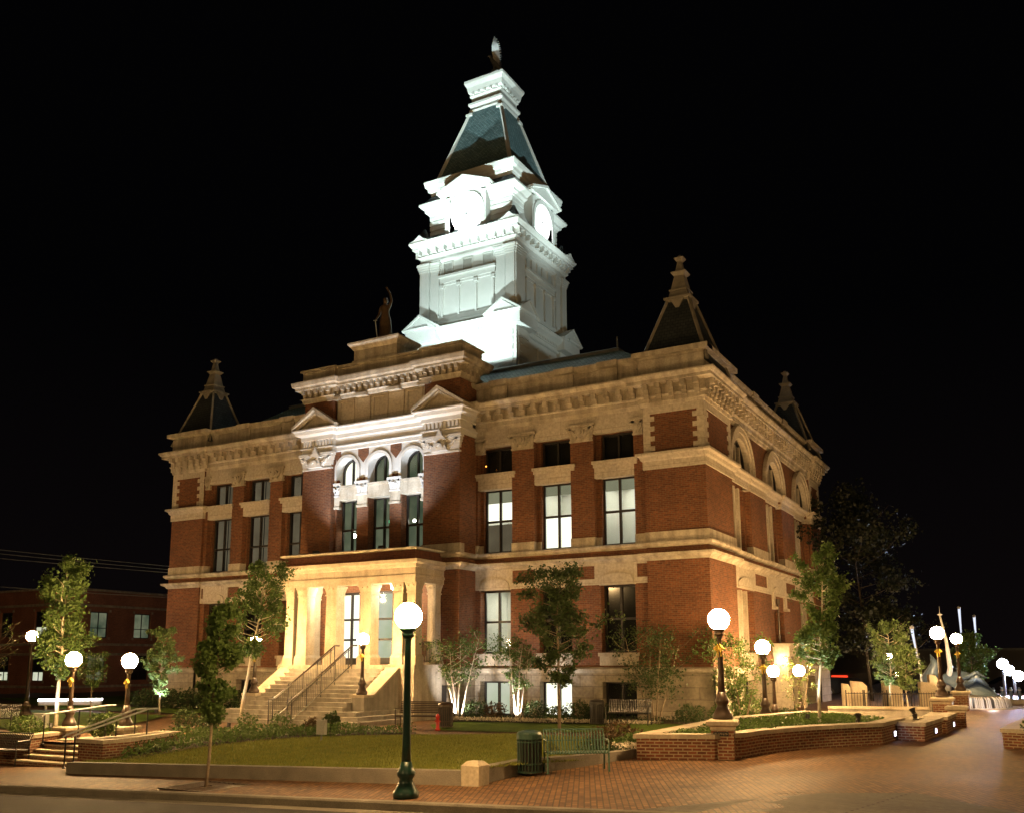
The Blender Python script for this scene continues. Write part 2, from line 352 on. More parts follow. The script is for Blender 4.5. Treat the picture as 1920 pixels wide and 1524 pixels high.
# --- brick walls
Z1, Z2 = 2.06, 12.3
m = MB(TF)
for a, b in ((LX, -27.15), (-2.5, 0)):
    m.box(a, b, -1.0, 0, Z1, Z2)
m.T = None
m.box(PVL, -17.5, PVY, .6, Z1, 14.6); m.box(-12.3, PVR, PVY, .6, Z1, 14.6)      # pavilion piers
m.T = TF
for a, b, bs in ((-27.15, PVL, LBAYS), (PVR, -2.5, BAYS)):
    m.holewall(a, b, Z1, 6.9, -.15, [(c - .74, c + .74, 2.65, 5.3) for c in bs], .42)
    m.holewall(a, b, 6.9, Z2, -.42, [(c - .73, c + .73, 6.93, 9.71) for c in bs] + [(c - .73, c + .73, 10.36, 11.56) for c in bs], .25)
PIERS = [(-8.62, -7.54), (-5.82, -4.77), (-3.0, -2.5), (-10.42, -10.33)]
LP = [(-27.15, -26.95), (-25.2, -24.42), (-22.6, -21.76), (-19.9, PVL)]
for a, b in PIERS + LP: m.box(a, b, -.45, -.15, 6.88, 11.9)
# pavilion inner walls: lower (porch back wall) and arcade piers
DC = [-16.8, -14.95, -13.1]
m.holewall(-17.5, -12.3, Z1, 6.9, .55, [(c - .62, c + .62, 2.21, 5.45) for c in DC], .3)
m.holewall(-17.5, -12.3, 6.9, 9.72, .88, [(c - .6, c + .6, 6.95, 9.72) for c in DC], .4)
# right side
m.T = TR
m.box(1.0, 3.5, -1.0, 0, Z1, Z2); m.box(18.7, DY, -1.0, 0, Z1, Z2)
m.holewall(3.5, 18.7, Z1, 6.9, -.15, [(5.3 - 1.25, 5.3 + 1.25, 2.65, 5.25), (16.8 - 1.25, 16.8 + 1.25, 2.65, 5.25), (11 - .9, 11 + .9, 2.65, 4.6)], .5)
m.holewall(3.5, 18.7, 6.9, 10.0, -.4, [(c - 1.2, c + 1.2, 6.93, 9.72) for c in SB], .35)
for a, b in ((3.5, 3.85), (6.8, 9.45), (12.55, 15.2), (18.4, 18.7)): m.box(a, b, -.45, -.15, 6.88, 10.0)
m.archwall(3.5, 18.7, 10.0, Z2, -.15, [(c, 1.42, 10.5) for c in SB], .3)
for T, a, b in ((TL, 1.0, DY), (TB, LX + .3, -1.0)):
    m.T = T; m.box(a, b, -.3, 0, Z1, Z2)
part(m, 'brick_wall', M['brick'])
# --- belt courses
m = MB(); m.mould(foot, [(0, 6.16), (.06, 6.18), (.1, 6.26), (.26, 6.34), (.28, 6.43), (0, 6.46)])
m.mould(foot, [(0, 6.66), (.1, 6.68), (.2, 6.78), (.2, 6.86), (.05, 6.9), (-.5, 6.905)])
part(m, 'belt_course', M['stone'])
def course(T, a, b, d, z0=6.88, z1=7.27): m = MB(T); m.box(a - .004, b + .004, d - .35, d, z0, z1); part(m, 'stone_course', M['stone'])
for a, b, d in [(LX, -27.13, .06), (-2.52, 0, .06)] + [(a, b, -.09) for a, b in PIERS + LP] + [(PVL - .06, -17.44, 1.26), (-12.36, PVR + .06, 1.26)]: course(TF, a, b, d)
for c in BAYS + LBAYS:
    for p, q in ((c - .98, c - .735), (c + .735, c + .98)): course(TF, p, q, -.36, 6.91, 7.268)
for a, b, d in ((-.055, 3.53, .062), (18.67, DY, .062), (6.77, 9.48, -.09), (12.52, 15.23, -.09)): course(TR, a, b, d, 6.882)
# --- carved lintel band of the lower storey, with brick squares left between
def band(T, a, b, d, bays, sq, half):
    m = MB(T)
    xs = [a] + [v for p in sq for v in p] + [b]
    for k in range(0, len(xs), 2): m.box(xs[k], xs[k + 1], d - .2, d, 5.57 if True else 0, 6.17)
    for l, r in sq: m.box(l, r, d - .2, d, 6.1, 6.17)
    x = a
    for c in bays:
        m.box(x, c - half, d - .2, d, 5.33, 5.57); m.box(c - half, c + half, d - .32, d + .0, 5.3, 5.57); x = c + half
        pts = [(c - half + .06, 5.32)] + [(c - (half - .08) * math.cos(math.pi * k / 10), 5.5 + .28 * math.sin(math.pi * k / 10)) for k in range(11)] + [(c + half - .06, 5.32)]
        m.prism(pts, d - .05, d + .05)
    m.box(x, b, d - .2, d, 5.33, 5.57)
    return part(m, 'lintel_band', M['ashlar'])
band(TF, PVR, -2.5, -.1, BAYS[::-1], [(-8.6, -7.55), (-5.78, -4.8), (-2.98, -2.52)], .78)
band(TF, -27.15, PVL, -.1, LBAYS, [(-27.1, -26.94), (-25.2, -24.42), (-22.65, -21.78)], .78)
band(TR, 3.5, 18.7, -.1, [5.3, 11.0, 16.8], [(6.84, 8.95), (12.5, 14.6)], 1.3)
m = MB(TR)
for c in (11.0,):
    for s in (-1, 1): m.box(c + s * 1.1 - .2, c + s * 1.1 + .2, -.15, -.05, 4.75, 5.33); m.box(c + s * 1.1 - .24, c + s * 1.1 + .24, -.15, .06, 4.66, 4.78)
part(m, 'door_hood', M['ashlar'])
# --- sills
for T, bs, hw, d in ((TF, BAYS + LBAYS, .82, -.1), (TR, [5.3, 16.8], 1.35, -.1)):
    for c in bs:
        m = MB(T); m.box(c - hw, c + hw, d - .35, d, 2.14, 2.5); m.box(c - hw - .04, c + hw + .04, d - .4, d + .07, 2.5, 2.64)
        part(m, 'window_sill', M['stone'])
for c in BAYS + LBAYS:
    m = MB(TF); m.box(c - .93, c + .93, -.5, -.16, 9.68, 10.12); m.mould([(c - .93, .16), (c + .93, .16)], [(0, 10.12), (.06, 10.16), (.1, 10.26), (.18, 10.3), (.18, 10.38), (-.2, 10.39)], False) if False else None
    m.box(c - .96, c + .96, -.5, -.1, 10.12, 10.26); m.box(c - 1.0, c + 1.0, -.5, -.03, 10.26, 10.38)
    part(m, 'lintel_block', M['ashlar'])
# --- mid ledge on corner pavilions and right side
PR = [(0, 9.76), (.05, 9.77), (.05, 10.08), (.12, 10.14), (.16, 10.26), (.28, 10.31), (.28, 10.4), (0, 10.42)]
m = MB()
m.mould([(-2.5, .5), (-2.5, 0), (0, 0), (0, 3.72), (-.15, 3.72), (-.15, 6.35), (-.42, 6.35), (-.42, 6.75), (-.15, 6.75), (-.15, 9.5), (-.28, 9.5), (-.28, 12.2), (-.42, 12.2), (-.42, 12.5), (-.15, 12.5), (-.15, 15.25), (-.28, 15.25), (-.28, 18.0), (-.42, 18.0), (-.42, 18.35), (-.15, 18.35), (-.15, 18.6), (0, 18.6), (0, DY), (-2, DY)], PR, False)
part(m, 'mid_ledge', M['ashlar'])
m = MB(); m.mould([(LX, DY), (LX, 0), (-27.15, 0), (-27.15, .5)], PR, False); part(m, 'mid_ledge', M['ashlar'])
# --- framed brick panels with quoins at the top of the corner pavilions
def quoin_panel(T, a, b):
    m = MB(T); m.box(a, b, 0, .03, 12.0, 12.3)
    for x, s in ((a, 1), (b, -1)):
        m.box(*sorted((x, x + s * .3)), 0, .03, 10.42, 12.0)
        for k in range(4):
            z = 10.5 + k * .4; m.box(*sorted((x + s * .3, x + s * .48)), 0, .031, z, z + .2)
    part(m, 'quoin', M['ashlar'])
quoin_panel(TF, -2.5, .03); quoin_panel(TF, LX - .03, -27.15); quoin_panel(TR, -.0, 3.5); quoin_panel(TR, 18.7, DY)
# --- arch surrounds on the right side
for c in SB:
    m = MB(TR); m.ring(c, 1.36, 1.62, 10.5, -.32, -.06, 10.42); m.ring(c, 1.62, 1.88, 10.5, -.2, .0, 10.42); m.ring(c, 1.82, 1.9, 10.5, -.2, .05, 10.42)
    part(m, 'arch_surround', M['ashlar'])
# --- stone mullions of the side windows
for c in SB:
    m = MB(TR)
    for x, w in ((c - 1.12, .08), (c - .35, .1), (c + .35, .1)): m.box(x - w, x + w, -.62, -.34, 6.92, 9.74); m.box(x - w * .6, x + w * .6, -.38, -.22, 10.4, 11.55)
    part(m, 'stone_mullion', M['stone'])
for c in (5.3, 16.8):
    m = MB(TR)
    for x in (c - 1.17, c - .4, c + .4): m.box(x - .07, x + .07, -.6, -.2, 2.65, 5.3)
    part(m, 'stone_mullion', M['stone'])
# --- frieze under the main cornice
for a, b, d, z0, z1 in ((-27.15, PVL, -.1, 11.56, 12.3), (PVR, -2.5, -.1, 11.56, 12.3), (LX, -27.13, .05, 12.3, 12.42), (-2.52, 0, .05, 12.3, 12.42)):
    m = MB(TF); m.box(a, b, d - .3, d, z0, z1); part(m, 'frieze', M['ashlar'])
# --- carved capitals over the piers
def capital(T, c, w, z0, z1, d, fl=.12, parent=None, mat='stone', nm='capital'):
    m = MB(T); h = z1 - z0; w2 = w / 2
    m.box(c - w2 - .03, c + w2 + .03, d - .1, d + .06, z0, z0 + .07 * h + .02)
    n = 5
    for k in range(n):
        t0, t1 = k / n, (k + 1) / n; e = w2 + fl * t1 ** 2 + (.01 if k % 2 else 0); q = d + .03 + fl * t1 ** 2
        m.box(c - e, c + e, d - .1, q, z0 + (.09 + .74 * t0) * h, z0 + (.09 + .74 * t1) * h)
    r = min(.2, w * .24)
    m.prism([(c + r * math.cos(a * math.pi / 6), z0 + h * .52 + r * math.sin(a * math.pi / 6)) for a in range(12)], d, d + fl + .07)
    m.prism([(c + .5 * r * math.cos(a * math.pi / 4), z0 + h * .52 + .5 * r * math.sin(a * math.pi / 4)) for a in range(8)], d, d + fl + .12)
    for s in (-1, 1):
        for k in range(3):
            x = c + s * (w2 * (.5 + .2 * k)); zz = z0 + h * (.3 + .16 * k)
            m.prism([(x - .05 * s, zz - .1), (x + .09 * s, zz + .12), (x - .01 * s, zz + .16), (x - .11 * s, zz + .02)], d, d + fl + .05 - .01 * k)
    m.box(c - w2 - fl - .05, c + w2 + fl + .05, d - .1, d + fl + .06, z0 + .84 * h, z1)
    return part(m, nm, M[mat], parent)
for c, w in ((-8.08, 1.02), (-5.3, .98), (-22.18, .84), (-24.81, .8)): capital(TF, c, w, 11.28, 12.0, -.12)
for c, w in ((-2.78, .4), (-10.2, .42), (-27.0, .3), (-19.6, .5)): capital(TF, c, w, 11.28, 11.98, -.12, .06)
# --- main cornice with modillions
foot_c = [(LX, 0), (-27.15, 0), (-27.15, .15), (PVL + .1, .15), (PVL + .1, -.1), (PVR - .1, -.1), (PVR - .1, .15), (-2.5, .15), (-2.5, 0), (0, 0),
          (0, 3.5), (-.15, 3.5), (-.15, 18.7), (0, 18.7), (0, DY), (LX, DY), (LX, 0.01)]
m = MB(); m.mould(foot_c[:-1], [(0, 12.28), (.07, 12.3), (.1, 12.42), (.14, 12.44), (.14, 12.62), (.2, 12.68), (.2, 12.72), (.14, 12.73), (.14, 13.1), (.5, 13.14), (.5, 13.26), (.56, 13.3), (.63, 13.4), (.63, 13.46), (-.3, 13.52)])
def modillions(T, a, b, d, z0, z1, out, step, w):
    n = max(1, round((b - a) / step)); s = (b - a) / n
    for k in range(n):
        x = a + (k + .5) * s
        m.box(x - w / 2, x + w / 2, d, d + out, z0 + (z1 - z0) * .45, z1); m.box(x - w / 2, x + w / 2, d, d + out * .55, z0, z0 + (z1 - z0) * .5)
modillions(TF, -10.2, -2.6, 0, 0, 1, .1, 9, .1) if False else None
for T, a, b, d in ((TF, LX - .1, -26.7, .12), (TF, -26.6, PVL, -.03), (TF, PVR, -2.6, -.03), (TF, -2.5, .1, .12), (TR, -.15, 3.6, .12), (TR, 3.6, 18.6, -.03), (TR, 18.6, DY + .1, .12), (TL, 0, DY, .12)):
    m.T = T; pav = d > 0
    modillions(T, a, b, d, 12.72, 13.12, .34, .56 if not pav else .5, .2)
    if pav: modillions(T, a, b, d - .02, 12.42, 12.74, .16, .5, .2)
m.T = None
part(m, 'cornice', M['stone'])
# --- parapet
m = MB(); m.mould(foot_c[:-1], [(0, 13.5), (0, 14.2), (.08, 14.24), (.2, 14.36), (.2, 14.46), (-.5, 14.48), (-.5, 13.4)])
for T, a, b, d in ((TF, LX, -27.15, .0), (TF, -2.5, 0, .0), (TR, 0, 3.5, .0), (TR, 18.7, DY, 0)):
    m.T = T; q = .004 if T is TR else 0; e0 = .36 if (T is TF and a < -20) or T is TR and a == 0 else .3; e1 = .36 if (T is TF and b == 0) or b == DY else .3
    m.box(a - .12 + q, b + (.12 if T is TR else .105) - q, d - .2, d + .12, 13.5, 14.2 + q); m.box(a - e0 + q, b + e1 - q, d - .3, d + .36, 14.3 + q, 14.5 + q)
for T, L in ((TF, (-9.2, -6.0, -4.0, -21.5, -24.5)), (TR, (7.8, 13.4))):
    for x in L: m.T = T; m.box(x - .4, x + .4, -.4, -.05, 13.5, 14.2); m.box(x - .45, x + .45, -.4, .1, 14.24, 14.49)
m.T = TF
for a, b in ((-9.9, -9.7), (-8.7, -6.5), (-5.6, -4.4), (-3.5, -2.7), (-24.0, -22.0)):
    m.box(a, b, -.2, -.12, 14.0, 14.06); m.box(a, b, -.2, -.12, 13.62, 13.68); m.box(a, a + .06, -.2, -.12, 13.68, 14.0); m.box(b - .06, b, -.2, -.12, 13.68, 14.0)
m.T = None; part(m, 'parapet', M['stone'])
# --- roof
m = MB(); m.frustum(LX / 2, DY / 2, -LX / 2 - .55, DY / 2 - .55, 13.6, -LX / 2 - 5.0, DY / 2 - 3.5, 16.2)
roof = part(m, 'roof', M['slate'])
m = MB(); m.mould([(LX + 5, 3.5), (-5, 3.5), (-5, DY - 3.5), (LX + 5, DY - 3.5)], [(.1, 16.1), (.14, 16.24), (0, 16.32), (-.3, 16.32)]); part(m, 'roof_curb', M['lead'], roof)
m = MB(); m.lathe([(.04, 0), (.035, .8)], (-5.2, 4.0, 16.2)); part(m, 'vent_pipe', M['lead'], roof)
# --- windows
def window(T, c, w, z0, z1, d, style='dark', bars=(.55,), fr=.075, arch=None, name='window', blinds=None, mid=True):
    m = MB(T); h = w / 2; t0, t1 = d - .09, d
    m.box(c - h, c - h + fr, t0, t1, z0, z1); m.box(c + h - fr, c + h, t0, t1, z0, z1)
    m.box(c - h + fr, c + h - fr, t0, t1, z0, z0 + fr)
    top = z1 if not arch else z1
    if not arch: m.box(c - h + fr, c + h - fr, t0, t1, z1 - fr, z1)
    else: m.ring(c, h - fr, h, z1, t0, t1)
    apex = z1 + (h if arch else 0)
    if mid: m.box(c - .045, c + .045, t0, t1 + .02, z0 + fr, apex - fr)
    for b in bars:
        zz = z0 + (z1 - z0) * b; m.box(c - h + fr, c + h - fr, t0 - .001, t1 + .015, zz - .045, zz + .045)
    W = part(m, name, M['frame'])
    outline = [(c - h, z0), (c + h, z0)] + ([(c + h * math.cos(math.pi * k / 12), z1 + h * math.sin(math.pi * k / 12)) for k in range(13)] if arch else [(c + h, z1), (c - h, z1)])
    g = MB(T); g.poly([(u, d - .05, z) for u, z in outline]); g.build('pane', M['pane'], W)
    if style == 'room':
        e = w * .5 + .7; dep = d - 3.2
        r = MB(T); r.poly([(c - e, dep, z0 - .5), (c + e, dep, z0 - .5), (c + e, dep, apex + .15), (c - e, dep, apex + .15)])
        for s in (-1, 1): r.poly([(c + s * e, dep, z0 - .5), (c + s * e, d - .12, z0 - .5), (c + s * e, d - .12, apex + .15), (c + s * e, dep, apex + .15)])
        r.poly([(c - e, dep, z0 - .5), (c + e, dep, z0 - .5), (c + e, d - .12, z0 - .5), (c - e, d - .12, z0 - .5)])
        r.poly([(c - e, dep, apex + .15), (c + e, dep, apex + .15), (c + e, d - .12, apex + .15), (c - e, d - .12, apex + .15)])
        r.build('room', M['room_wall'], W)
        l = MB(T); l.box(c - .5, c + .7, d - 1.1, d - .9, apex + .06, apex + .1); l.box(c - .7, c + .5, d - 2.5, d - 2.2, apex + .06, apex + .1); l.build('ceiling_light', M['ceil_light'], W)
    elif style != 'none':
        mat = {'dark': 'dark_inside', 'curtain': 'curtain', 'lit': 'lit_blind', 'cool': 'lit_cool', 'dim': 'dim_blind', 'hall': 'dim_green'}[style]
        b = MB(T)
        if style in ('curtain', 'dim') and not arch:
            g0 = z1 - .05
            for s in (-1, 1):
                b.poly([(c + s * .03, d - .25, z0), (c + s * h, d - .25, z0), (c + s * h, d - .25, g0), (c + s * .03, d - .25, g0)])
            b.build('blind', M[mat], W)
            k = MB(T); k.poly([(c - h - .2, d - .8, z0 - .1), (c + h + .2, d - .8, z0 - .1), (c + h + .2, d - .8, z1 + .1), (c - h - .2, d - .8, z1 + .1)]); k.build('back_wall', M['dark_inside'], W)
        else:
            b.poly([(u + (u - c) * .15, d - .3, z) for u, z in outline]); b.build('blind', M[mat], W)  # in the dark style this sheet stands in for an unlit room
    for q, (zb, zt, mt) in enumerate(blinds or ()):
        k = MB(T); k.poly([(c - h, d - .12 - .01 * q, zb), (c + h, d - .12 - .01 * q, zb), (c + h, d - .12 - .01 * q, zt), (c - h, d - .12 - .01 * q, zt)]); k.build('roller_blind', M[mt], W)
    return W
GD = -.57
for c, bl in ((BAYS[0], ((9.2, 9.7, 'dim_cream'),)), (BAYS[1], ((6.95, 8.3, 'lit_blind'), (9.25, 9.7, 'dim_cream'))), (BAYS[2], ((6.95, 8.2, 'dim_blind'), (8.3, 9.15, 'lit_blind'), (9.15, 9.7, 'dim_cream')))):
    window(TF, c, 1.46, 6.93, 9.71, -.6, 'room', (.5,), blinds=bl)
m = MB(TF)
for k in range(6): m.box(-3.7, -2.9, -2.2, -1.9, 7.0 + k * .28, 7.2 + k * .28)
part(m, 'bookshelf', M['white'])
for c in LBAYS: window(TF, c, 1.46, 6.93, 9.71, -.6, 'dim', (.43,))
for c in BAYS: window(TF, c, 1.46, 10.37, 11.56, -.6, 'dark', ())
for c in LBAYS: window(TF, c, 1.46, 10.37, 11.56, -.6, 'dim', ())
window(TF, BAYS[2], 1.48, 2.65, 5.3, -.5, 'room', (.5,)); window(TF, BAYS[1], 1.48, 2.65, 5.3, -.5, 'dark', (.5,)); window(TF, BAYS[0], 1.48, 2.65, 5.3, -.5, 'dark', (.5,))
for c in LBAYS: window(TF, c, 1.48, 2.65, 5.3, -.5, 'dark', (.5,))
window(TF, BAYS[2], 1.44, .1, 1.5, -.45, 'cool', ()); window(TF, BAYS[1], 1.44, .1, 1.5, -.45, 'lit', ()); window(TF, BAYS[0], 1.44, .1, 1.5, -.45, 'dark', ())
for c in LBAYS: window(TF, c, 1.44, .1, 1.5, -.45, 'dark', ())
for c in SB:
    window(TR, c, 2.4, 6.93, 9.72, -.66, 'curtain', (.5,)); window(TR, c, 2.72, 10.42, 10.5, -.3, 'dark', (), arch=True)
for c in (5.3, 16.8): window(TR, c, 2.5, 2.65, 5.25, -.6, 'curtain', (.5,)); window(TR, c, 2.2, .1, 1.5, -.5, 'dark', ())
window(TR, 11.0, 1.8, 2.65, 4.6, -.6, 'dark', ())
# --- pavilion arcade
m = MB(TF); m.archwall(-17.5, -12.3, 10.36, 12.06, .9, [(c, .6, 11.1) for c in DC], .45, 18)
part(m, 'arcade_wall', M['floodlit_stone'])
for c in DC: m = MB(TF); m.ring(c, .598, .74, 11.1, .9, .97, 10.4); part(m, 'arch_surround', M['floodlit_stone'])
m = MB(TF)
m.box(-17.5, -12.3, .42, .93, 9.7, 10.3); m.box(-17.5, -12.3, .4, .98, 10.26, 10.38)
part(m, 'arcade_sill', M['stone'])
for c, hw in ((-15.875, .3), (-14.025, .3), (-17.35, .14), (-12.45, .14)):
    m = MB(TF); m.prism([(c - hw, 12.04), (c - hw, 11.72), (c, 11.38), (c + hw, 11.72), (c + hw, 12.04)], .85, .93); part(m, 'brick_shield', M['brick'])
    m = MB(TF); m.prism([(c - hw * .9, 10.42), (c - hw * .9, 10.6), (c - hw * .4, 10.68), (c, 10.62), (c + hw * .4, 10.68), (c + hw * .9, 10.6), (c + hw * .9, 10.42)], .85, .93); part(m, 'brick_inset', M['brick'])
for c, w in ((-15.875, .52), (-14.025, .52), (-17.36, .26), (-12.44, .26)):
    capital(TF, c, w, 9.86, 10.5, .92, .08, mat='floodlit_stone')
    m = MB(TF); m.box(c - w / 2 - .02, c + w / 2 + .02, .8, .94, 9.36, 9.88); m.box(c - w / 2 - .05, c + w / 2 + .05, .8, .98, 9.3, 9.4); part(m, 'pier_block', M['stone'])
window(TF, DC[0], 1.2, 10.36, 11.1, .47, 'lit', (), arch=True); window(TF, DC[1], 1.2, 10.36, 11.1, .47, 'hall', (), arch=True); window(TF, DC[2], 1.2, 10.36, 11.1, .47, 'hall', (), arch=True)
for c in DC:
    w_ = window(TF, c, 1.2, 6.95, 9.72, .45, 'hall', (.5,))
for T_, q in ((TF, 0),):
    g = MB(TF); g.box(DC[2] + .25, DC[2] + .5, .28, .3, 11.3, 11.42); part(g, 'exit_sign', M['exit_green'])
    g = MB(TF); g.box(DC[1] + .15, DC[1] + .42, .28, .3, 8.55, 8.68); part(g, 'exit_sign', M['exit_green'])
    for x, z, r in ((DC[0] - .02, 8.1, .11), (DC[2] - .3, 8.55, .07), (DC[2] + .28, 8.5, .06)):
        g = MB(); g.lathe([(.0, -r), (r * .8, -r * .6), (r, 0), (r * .8, r * .6), (0, r)], (x, -.28, z), 12); part(g, 'hall_lamp', M['ceil_light'])
# pavilion entablature
pav = [(PVL, .3), (PVL, PVY), (-17.5, PVY), (-17.5, -.95), (-12.3, -.95), (-12.3, PVY), (PVR, PVY), (PVR, .3)]
m = MB(); m.mould(pav, [(0, 12.03), (.06, 12.05), (.06, 12.22), (.12, 12.25), (.12, 12.3), (.04, 12.32), (.04, 12.62), (.1, 12.66), (.1, 12.84), (.3, 12.92), (.34, 13.06), (.42, 13.1), (.42, 13.16), (-.3, 13.2)], False)
m.T = TF
for a, b in ((PVL, -17.5), (-12.3, PVR)):
    n = 9
    for k in range(n):
        x = a + (k + .5) * (b - a) / n; m.box(x - .055, x + .055, -PVY, -PVY + .1, 12.36, 12.62)
m.T = None; part(m, 'pavilion_entablature', M['floodlit_stone'])
for a, b in ((PVL, -17.5), (-12.3, PVR)):
    c = (a + b) / 2; hw = (b - a) / 2 + .42
    m = MB(TF); m.prism([(c - hw + .15, 13.17), (c + hw - .15, 13.17), (c, 13.95)], .6, -PVY + .12)
    P_ = part(m, 'pediment', M['stone'])
    m = MB(TF)
    for s in (-1, 1):
        m.prism([(c + s * hw, 13.18), (c, 14.02), (c, 14.18), (c + s * (hw + .02), 13.3)], .5, -PVY + .44)
        m.prism([(c + s * (hw - .28), 13.2), (c, 13.86), (c, 13.97), (c + s * (hw - .1), 13.22)], .5, -PVY + .3)
    m.build('raking_cornice', M['stone'], P_)
    capital(TF, c, b - a - .04, 11.22, 12.0, -PVY, .12, mat='floodlit_stone')
    m = MB(TF)
    m.prism([(c - .42, 11.3), (c - .2, 11.75), (c - .36, 11.78), (c - .14, 12.0), (c, 12.3), (c + .14, 12.0), (c + .36, 11.78), (c + .2, 11.75), (c + .42, 11.3)], -PVY, -PVY + .24)
    m.ring(c, .1, .22, 11.42, -PVY, -PVY + .3); part(m, 'carved_ornament', M['floodlit_stone'])
# pavilion attic block
m = MB(TF); m.box(-17.9, -11.9, -.3, .9, 13.2, 14.6)
for a, b in ((-17.9, -17.5), (-16.35, -15.5), (-14.45, -13.6), (-12.5, -11.9)): m.box(a, b, .9, .98, 13.2, 14.6)
for c in (-16.93, -14.97, -13.05):
    m.box(c - .46, c + .46, .9, .95, 13.3, 13.42); m.box(c - .46, c + .46, .9, .95, 14.36, 14.5)
    for s in (-1, 1): m.box(*sorted((c + s * .46, c + s * .34)), .9, .95, 13.42, 14.36)
part(m, 'attic_panel', M['ashlar'])
atf = [(PVL, .35), (PVL, PVY), (-17.5, PVY), (-17.5, -1.0), (-12.3, -1.0), (-12.3, PVY), (PVR, PVY), (PVR, .35)]
m = MB(); m.mould(atf, [(0, 14.5), (.08, 14.53), (.12, 14.66), (.2, 14.7), (.05, 14.71), (.05, 15.05), (.36, 15.1), (.36, 15.2), (.46, 15.26), (.5, 15.42), (.5, 15.48), (.1, 15.5), (.1, 16.0), (.2, 16.04), (.2, 16.12), (-.4, 16.14)], True)
for T, a, b, d in ((TF, PVL - .1, -17.5, 1.25), (TF, -17.5, -12.3, 1.05), (TF, -12.3, PVR + .1, 1.25), (lambda u, d, z: (PVR + d, u, z), -1.2, .3, .04)):
    m.T = T; modillions(T, a, b, d, 14.74, 15.08, .26, .34, .15)
m.T = TF
for x in (-17.5, -15.9, -14.0, -12.35): m.box(x - .34, x + .34, .9, 1.28, 14.46, 14.6)
m.T = None; m.box(PVL + .05, PVR - .05, -1.0, .3, 15.2, 16.05)
part(m, 'attic_cornice', M['stone'])
m = MB(); m.box(-16.4, -13.95, -1.085, .27, 16.0, 17.0); m.mould([(-16.4, .29), (-16.4, -1.1), (-13.95, -1.1), (-13.95, .29)], [(.01, 16.05), (.1, 16.08), (.06, 16.22), (.01, 16.24), (.01, 16.7), (.06, 16.74), (.14, 16.86), (.24, 16.98), (.24, 17.06), (-.4, 17.08)], True); m.box(-16.3, -14.05, -1.0, .2, 17.0, 17.075)
part(m, 'statue_plinth', M['stone'])
# --- corner turrets
def turret(cx, cy):
    m = MB(); m.frustum(cx, cy, 1.45, 1.45, 13.9, .42, .42, 17.0)
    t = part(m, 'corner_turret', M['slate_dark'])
    m = MB()
    for sx_ in (-1, 1):
        for sy in (-1, 1):
            m.tube([(cx + sx_ * 1.46, cy + sy * 1.46, 13.9), (cx + sx_ * .44, cy + sy * .44, 17.0)], .075, 4)
    m.build('hip_ridge', M['trim_grey'], t)
    m = MB(); m.frustum(cx, cy, .42, .42, 16.86, .55, .55, 17.0); m.box(cx - .57, cx + .57, cy - .57, cy + .57, 17.0, 17.08)
    m.frustum(cx, cy, .42, .42, 17.08, .35, .35, 17.4); m.box(cx - .39, cx + .39, cy - .39, cy + .39, 17.4, 17.47); m.frustum(cx, cy, .33, .33, 17.47, .2, .2, 18.1)
    m.frustum(cx, cy, .2, .2, 18.1, .31, .31, 18.22); m.box(cx - .32, cx + .32, cy - .32, cy + .32, 18.22, 18.27)
    m.frustum(cx, cy, .17, .17, 18.27, .09, .09, 18.74); m.frustum(cx, cy, .09, .09, 18.74, .2, .2, 18.88); m.box(cx - .2, cx + .2, cy - .2, cy + .2, 18.88, 18.92); m.frustum(cx, cy, .14, .14, 18.92, .04, .04, 19.05)
    for T in (lambda u, d, z: (cx + u, cy - .42 - d, z), lambda u, d, z: (cx + .42 + d, cy + u, z), lambda u, d, z: (cx - .42 - d, cy + u, z)):
        m.T = T; m.prism([(-.3, 16.98), (.3, 16.98), (0, 16.45)], .0, .14)
    m.T = None; m.build('turret_finial', M['trim_grey'], t)
for cx, cy in ((-1.2, 1.4), (-28.3, 1.4), (-1.2, DY - 1.4), (-28.3, DY - 1.4)): turret(cx, cy)
# --- porch
PX0, PX1, PY = -18.3, -11.18, -3.3
m = MB(); m.box(PX0, PX1, PY, -1.2, -.5, 2.05); m.box(PX0 - .05, PX1 + .05, PY - .06, -1.2, 2.05, 2.2)
porch = part(m, 'porch', M['stone'])
def porch_column(x, y, w, mat='cap_stone'):
    m = MB(); h = w / 2
    m.box(x - h - .06, x + h + .06, y - h - .06, y + h + .06, 2.2, 2.5); m.frustum(x, y, h + .06, h + .06, 2.5, h, h, 2.62)
    m.frustum(x, y, h, h, 2.62, h * .93, h * .93, 5.1); m.box(x - h - .02, x + h + .02, y - h - .02, y + h + .02, 5.1, 5.16)
    m.frustum(x, y, h * .94, h * .94, 5.16, h * 1.15, h * 1.15, 5.42); m.box(x - h * 1.25, x + h * 1.25, y - h * 1.25, y + h * 1.25, 5.42, 5.52)
    m.T = lambda u, d, z: (x + u, y - d, z); m.ring(0, .1, .17, 5.36, h, h * 1.3, None, 8); m.T = None
    m.build('column', M[mat], porch)
for x, w in ((-17.95, .46), (-17.2, .54), (-15.58, .58), (-13.75, .58), (-12.1, .5), (-11.46, .46)): porch_column(x, PY + .36, w)
for x in (-18.05, -11.5): porch_column(x, -1.45, .42)
m = MB()
ef = [(PX0, -1.2), (PX0, PY), (PX1, PY), (PX1, -1.2)]
m.mould(ef, [(-.5, 5.52), (0, 5.52), (0, 5.72), (.04, 5.72), (.04, 5.82), (0, 5.84), (0, 6.1), (.08, 6.14), (.12, 6.24), (.24, 6.3), (.26, 6.43), (-.1, 6.46)], False)
m.mould(ef, [(-.5, 5.52), (-.5, 5.9)], False)
m.build('entablature', M['cap_stone'], porch)
m = MB(); m.box(PX0 + .5, PX1 - .5, PY + .4, -.9, 5.9, 5.96); m.build('porch_ceiling', M['stone'], porch)
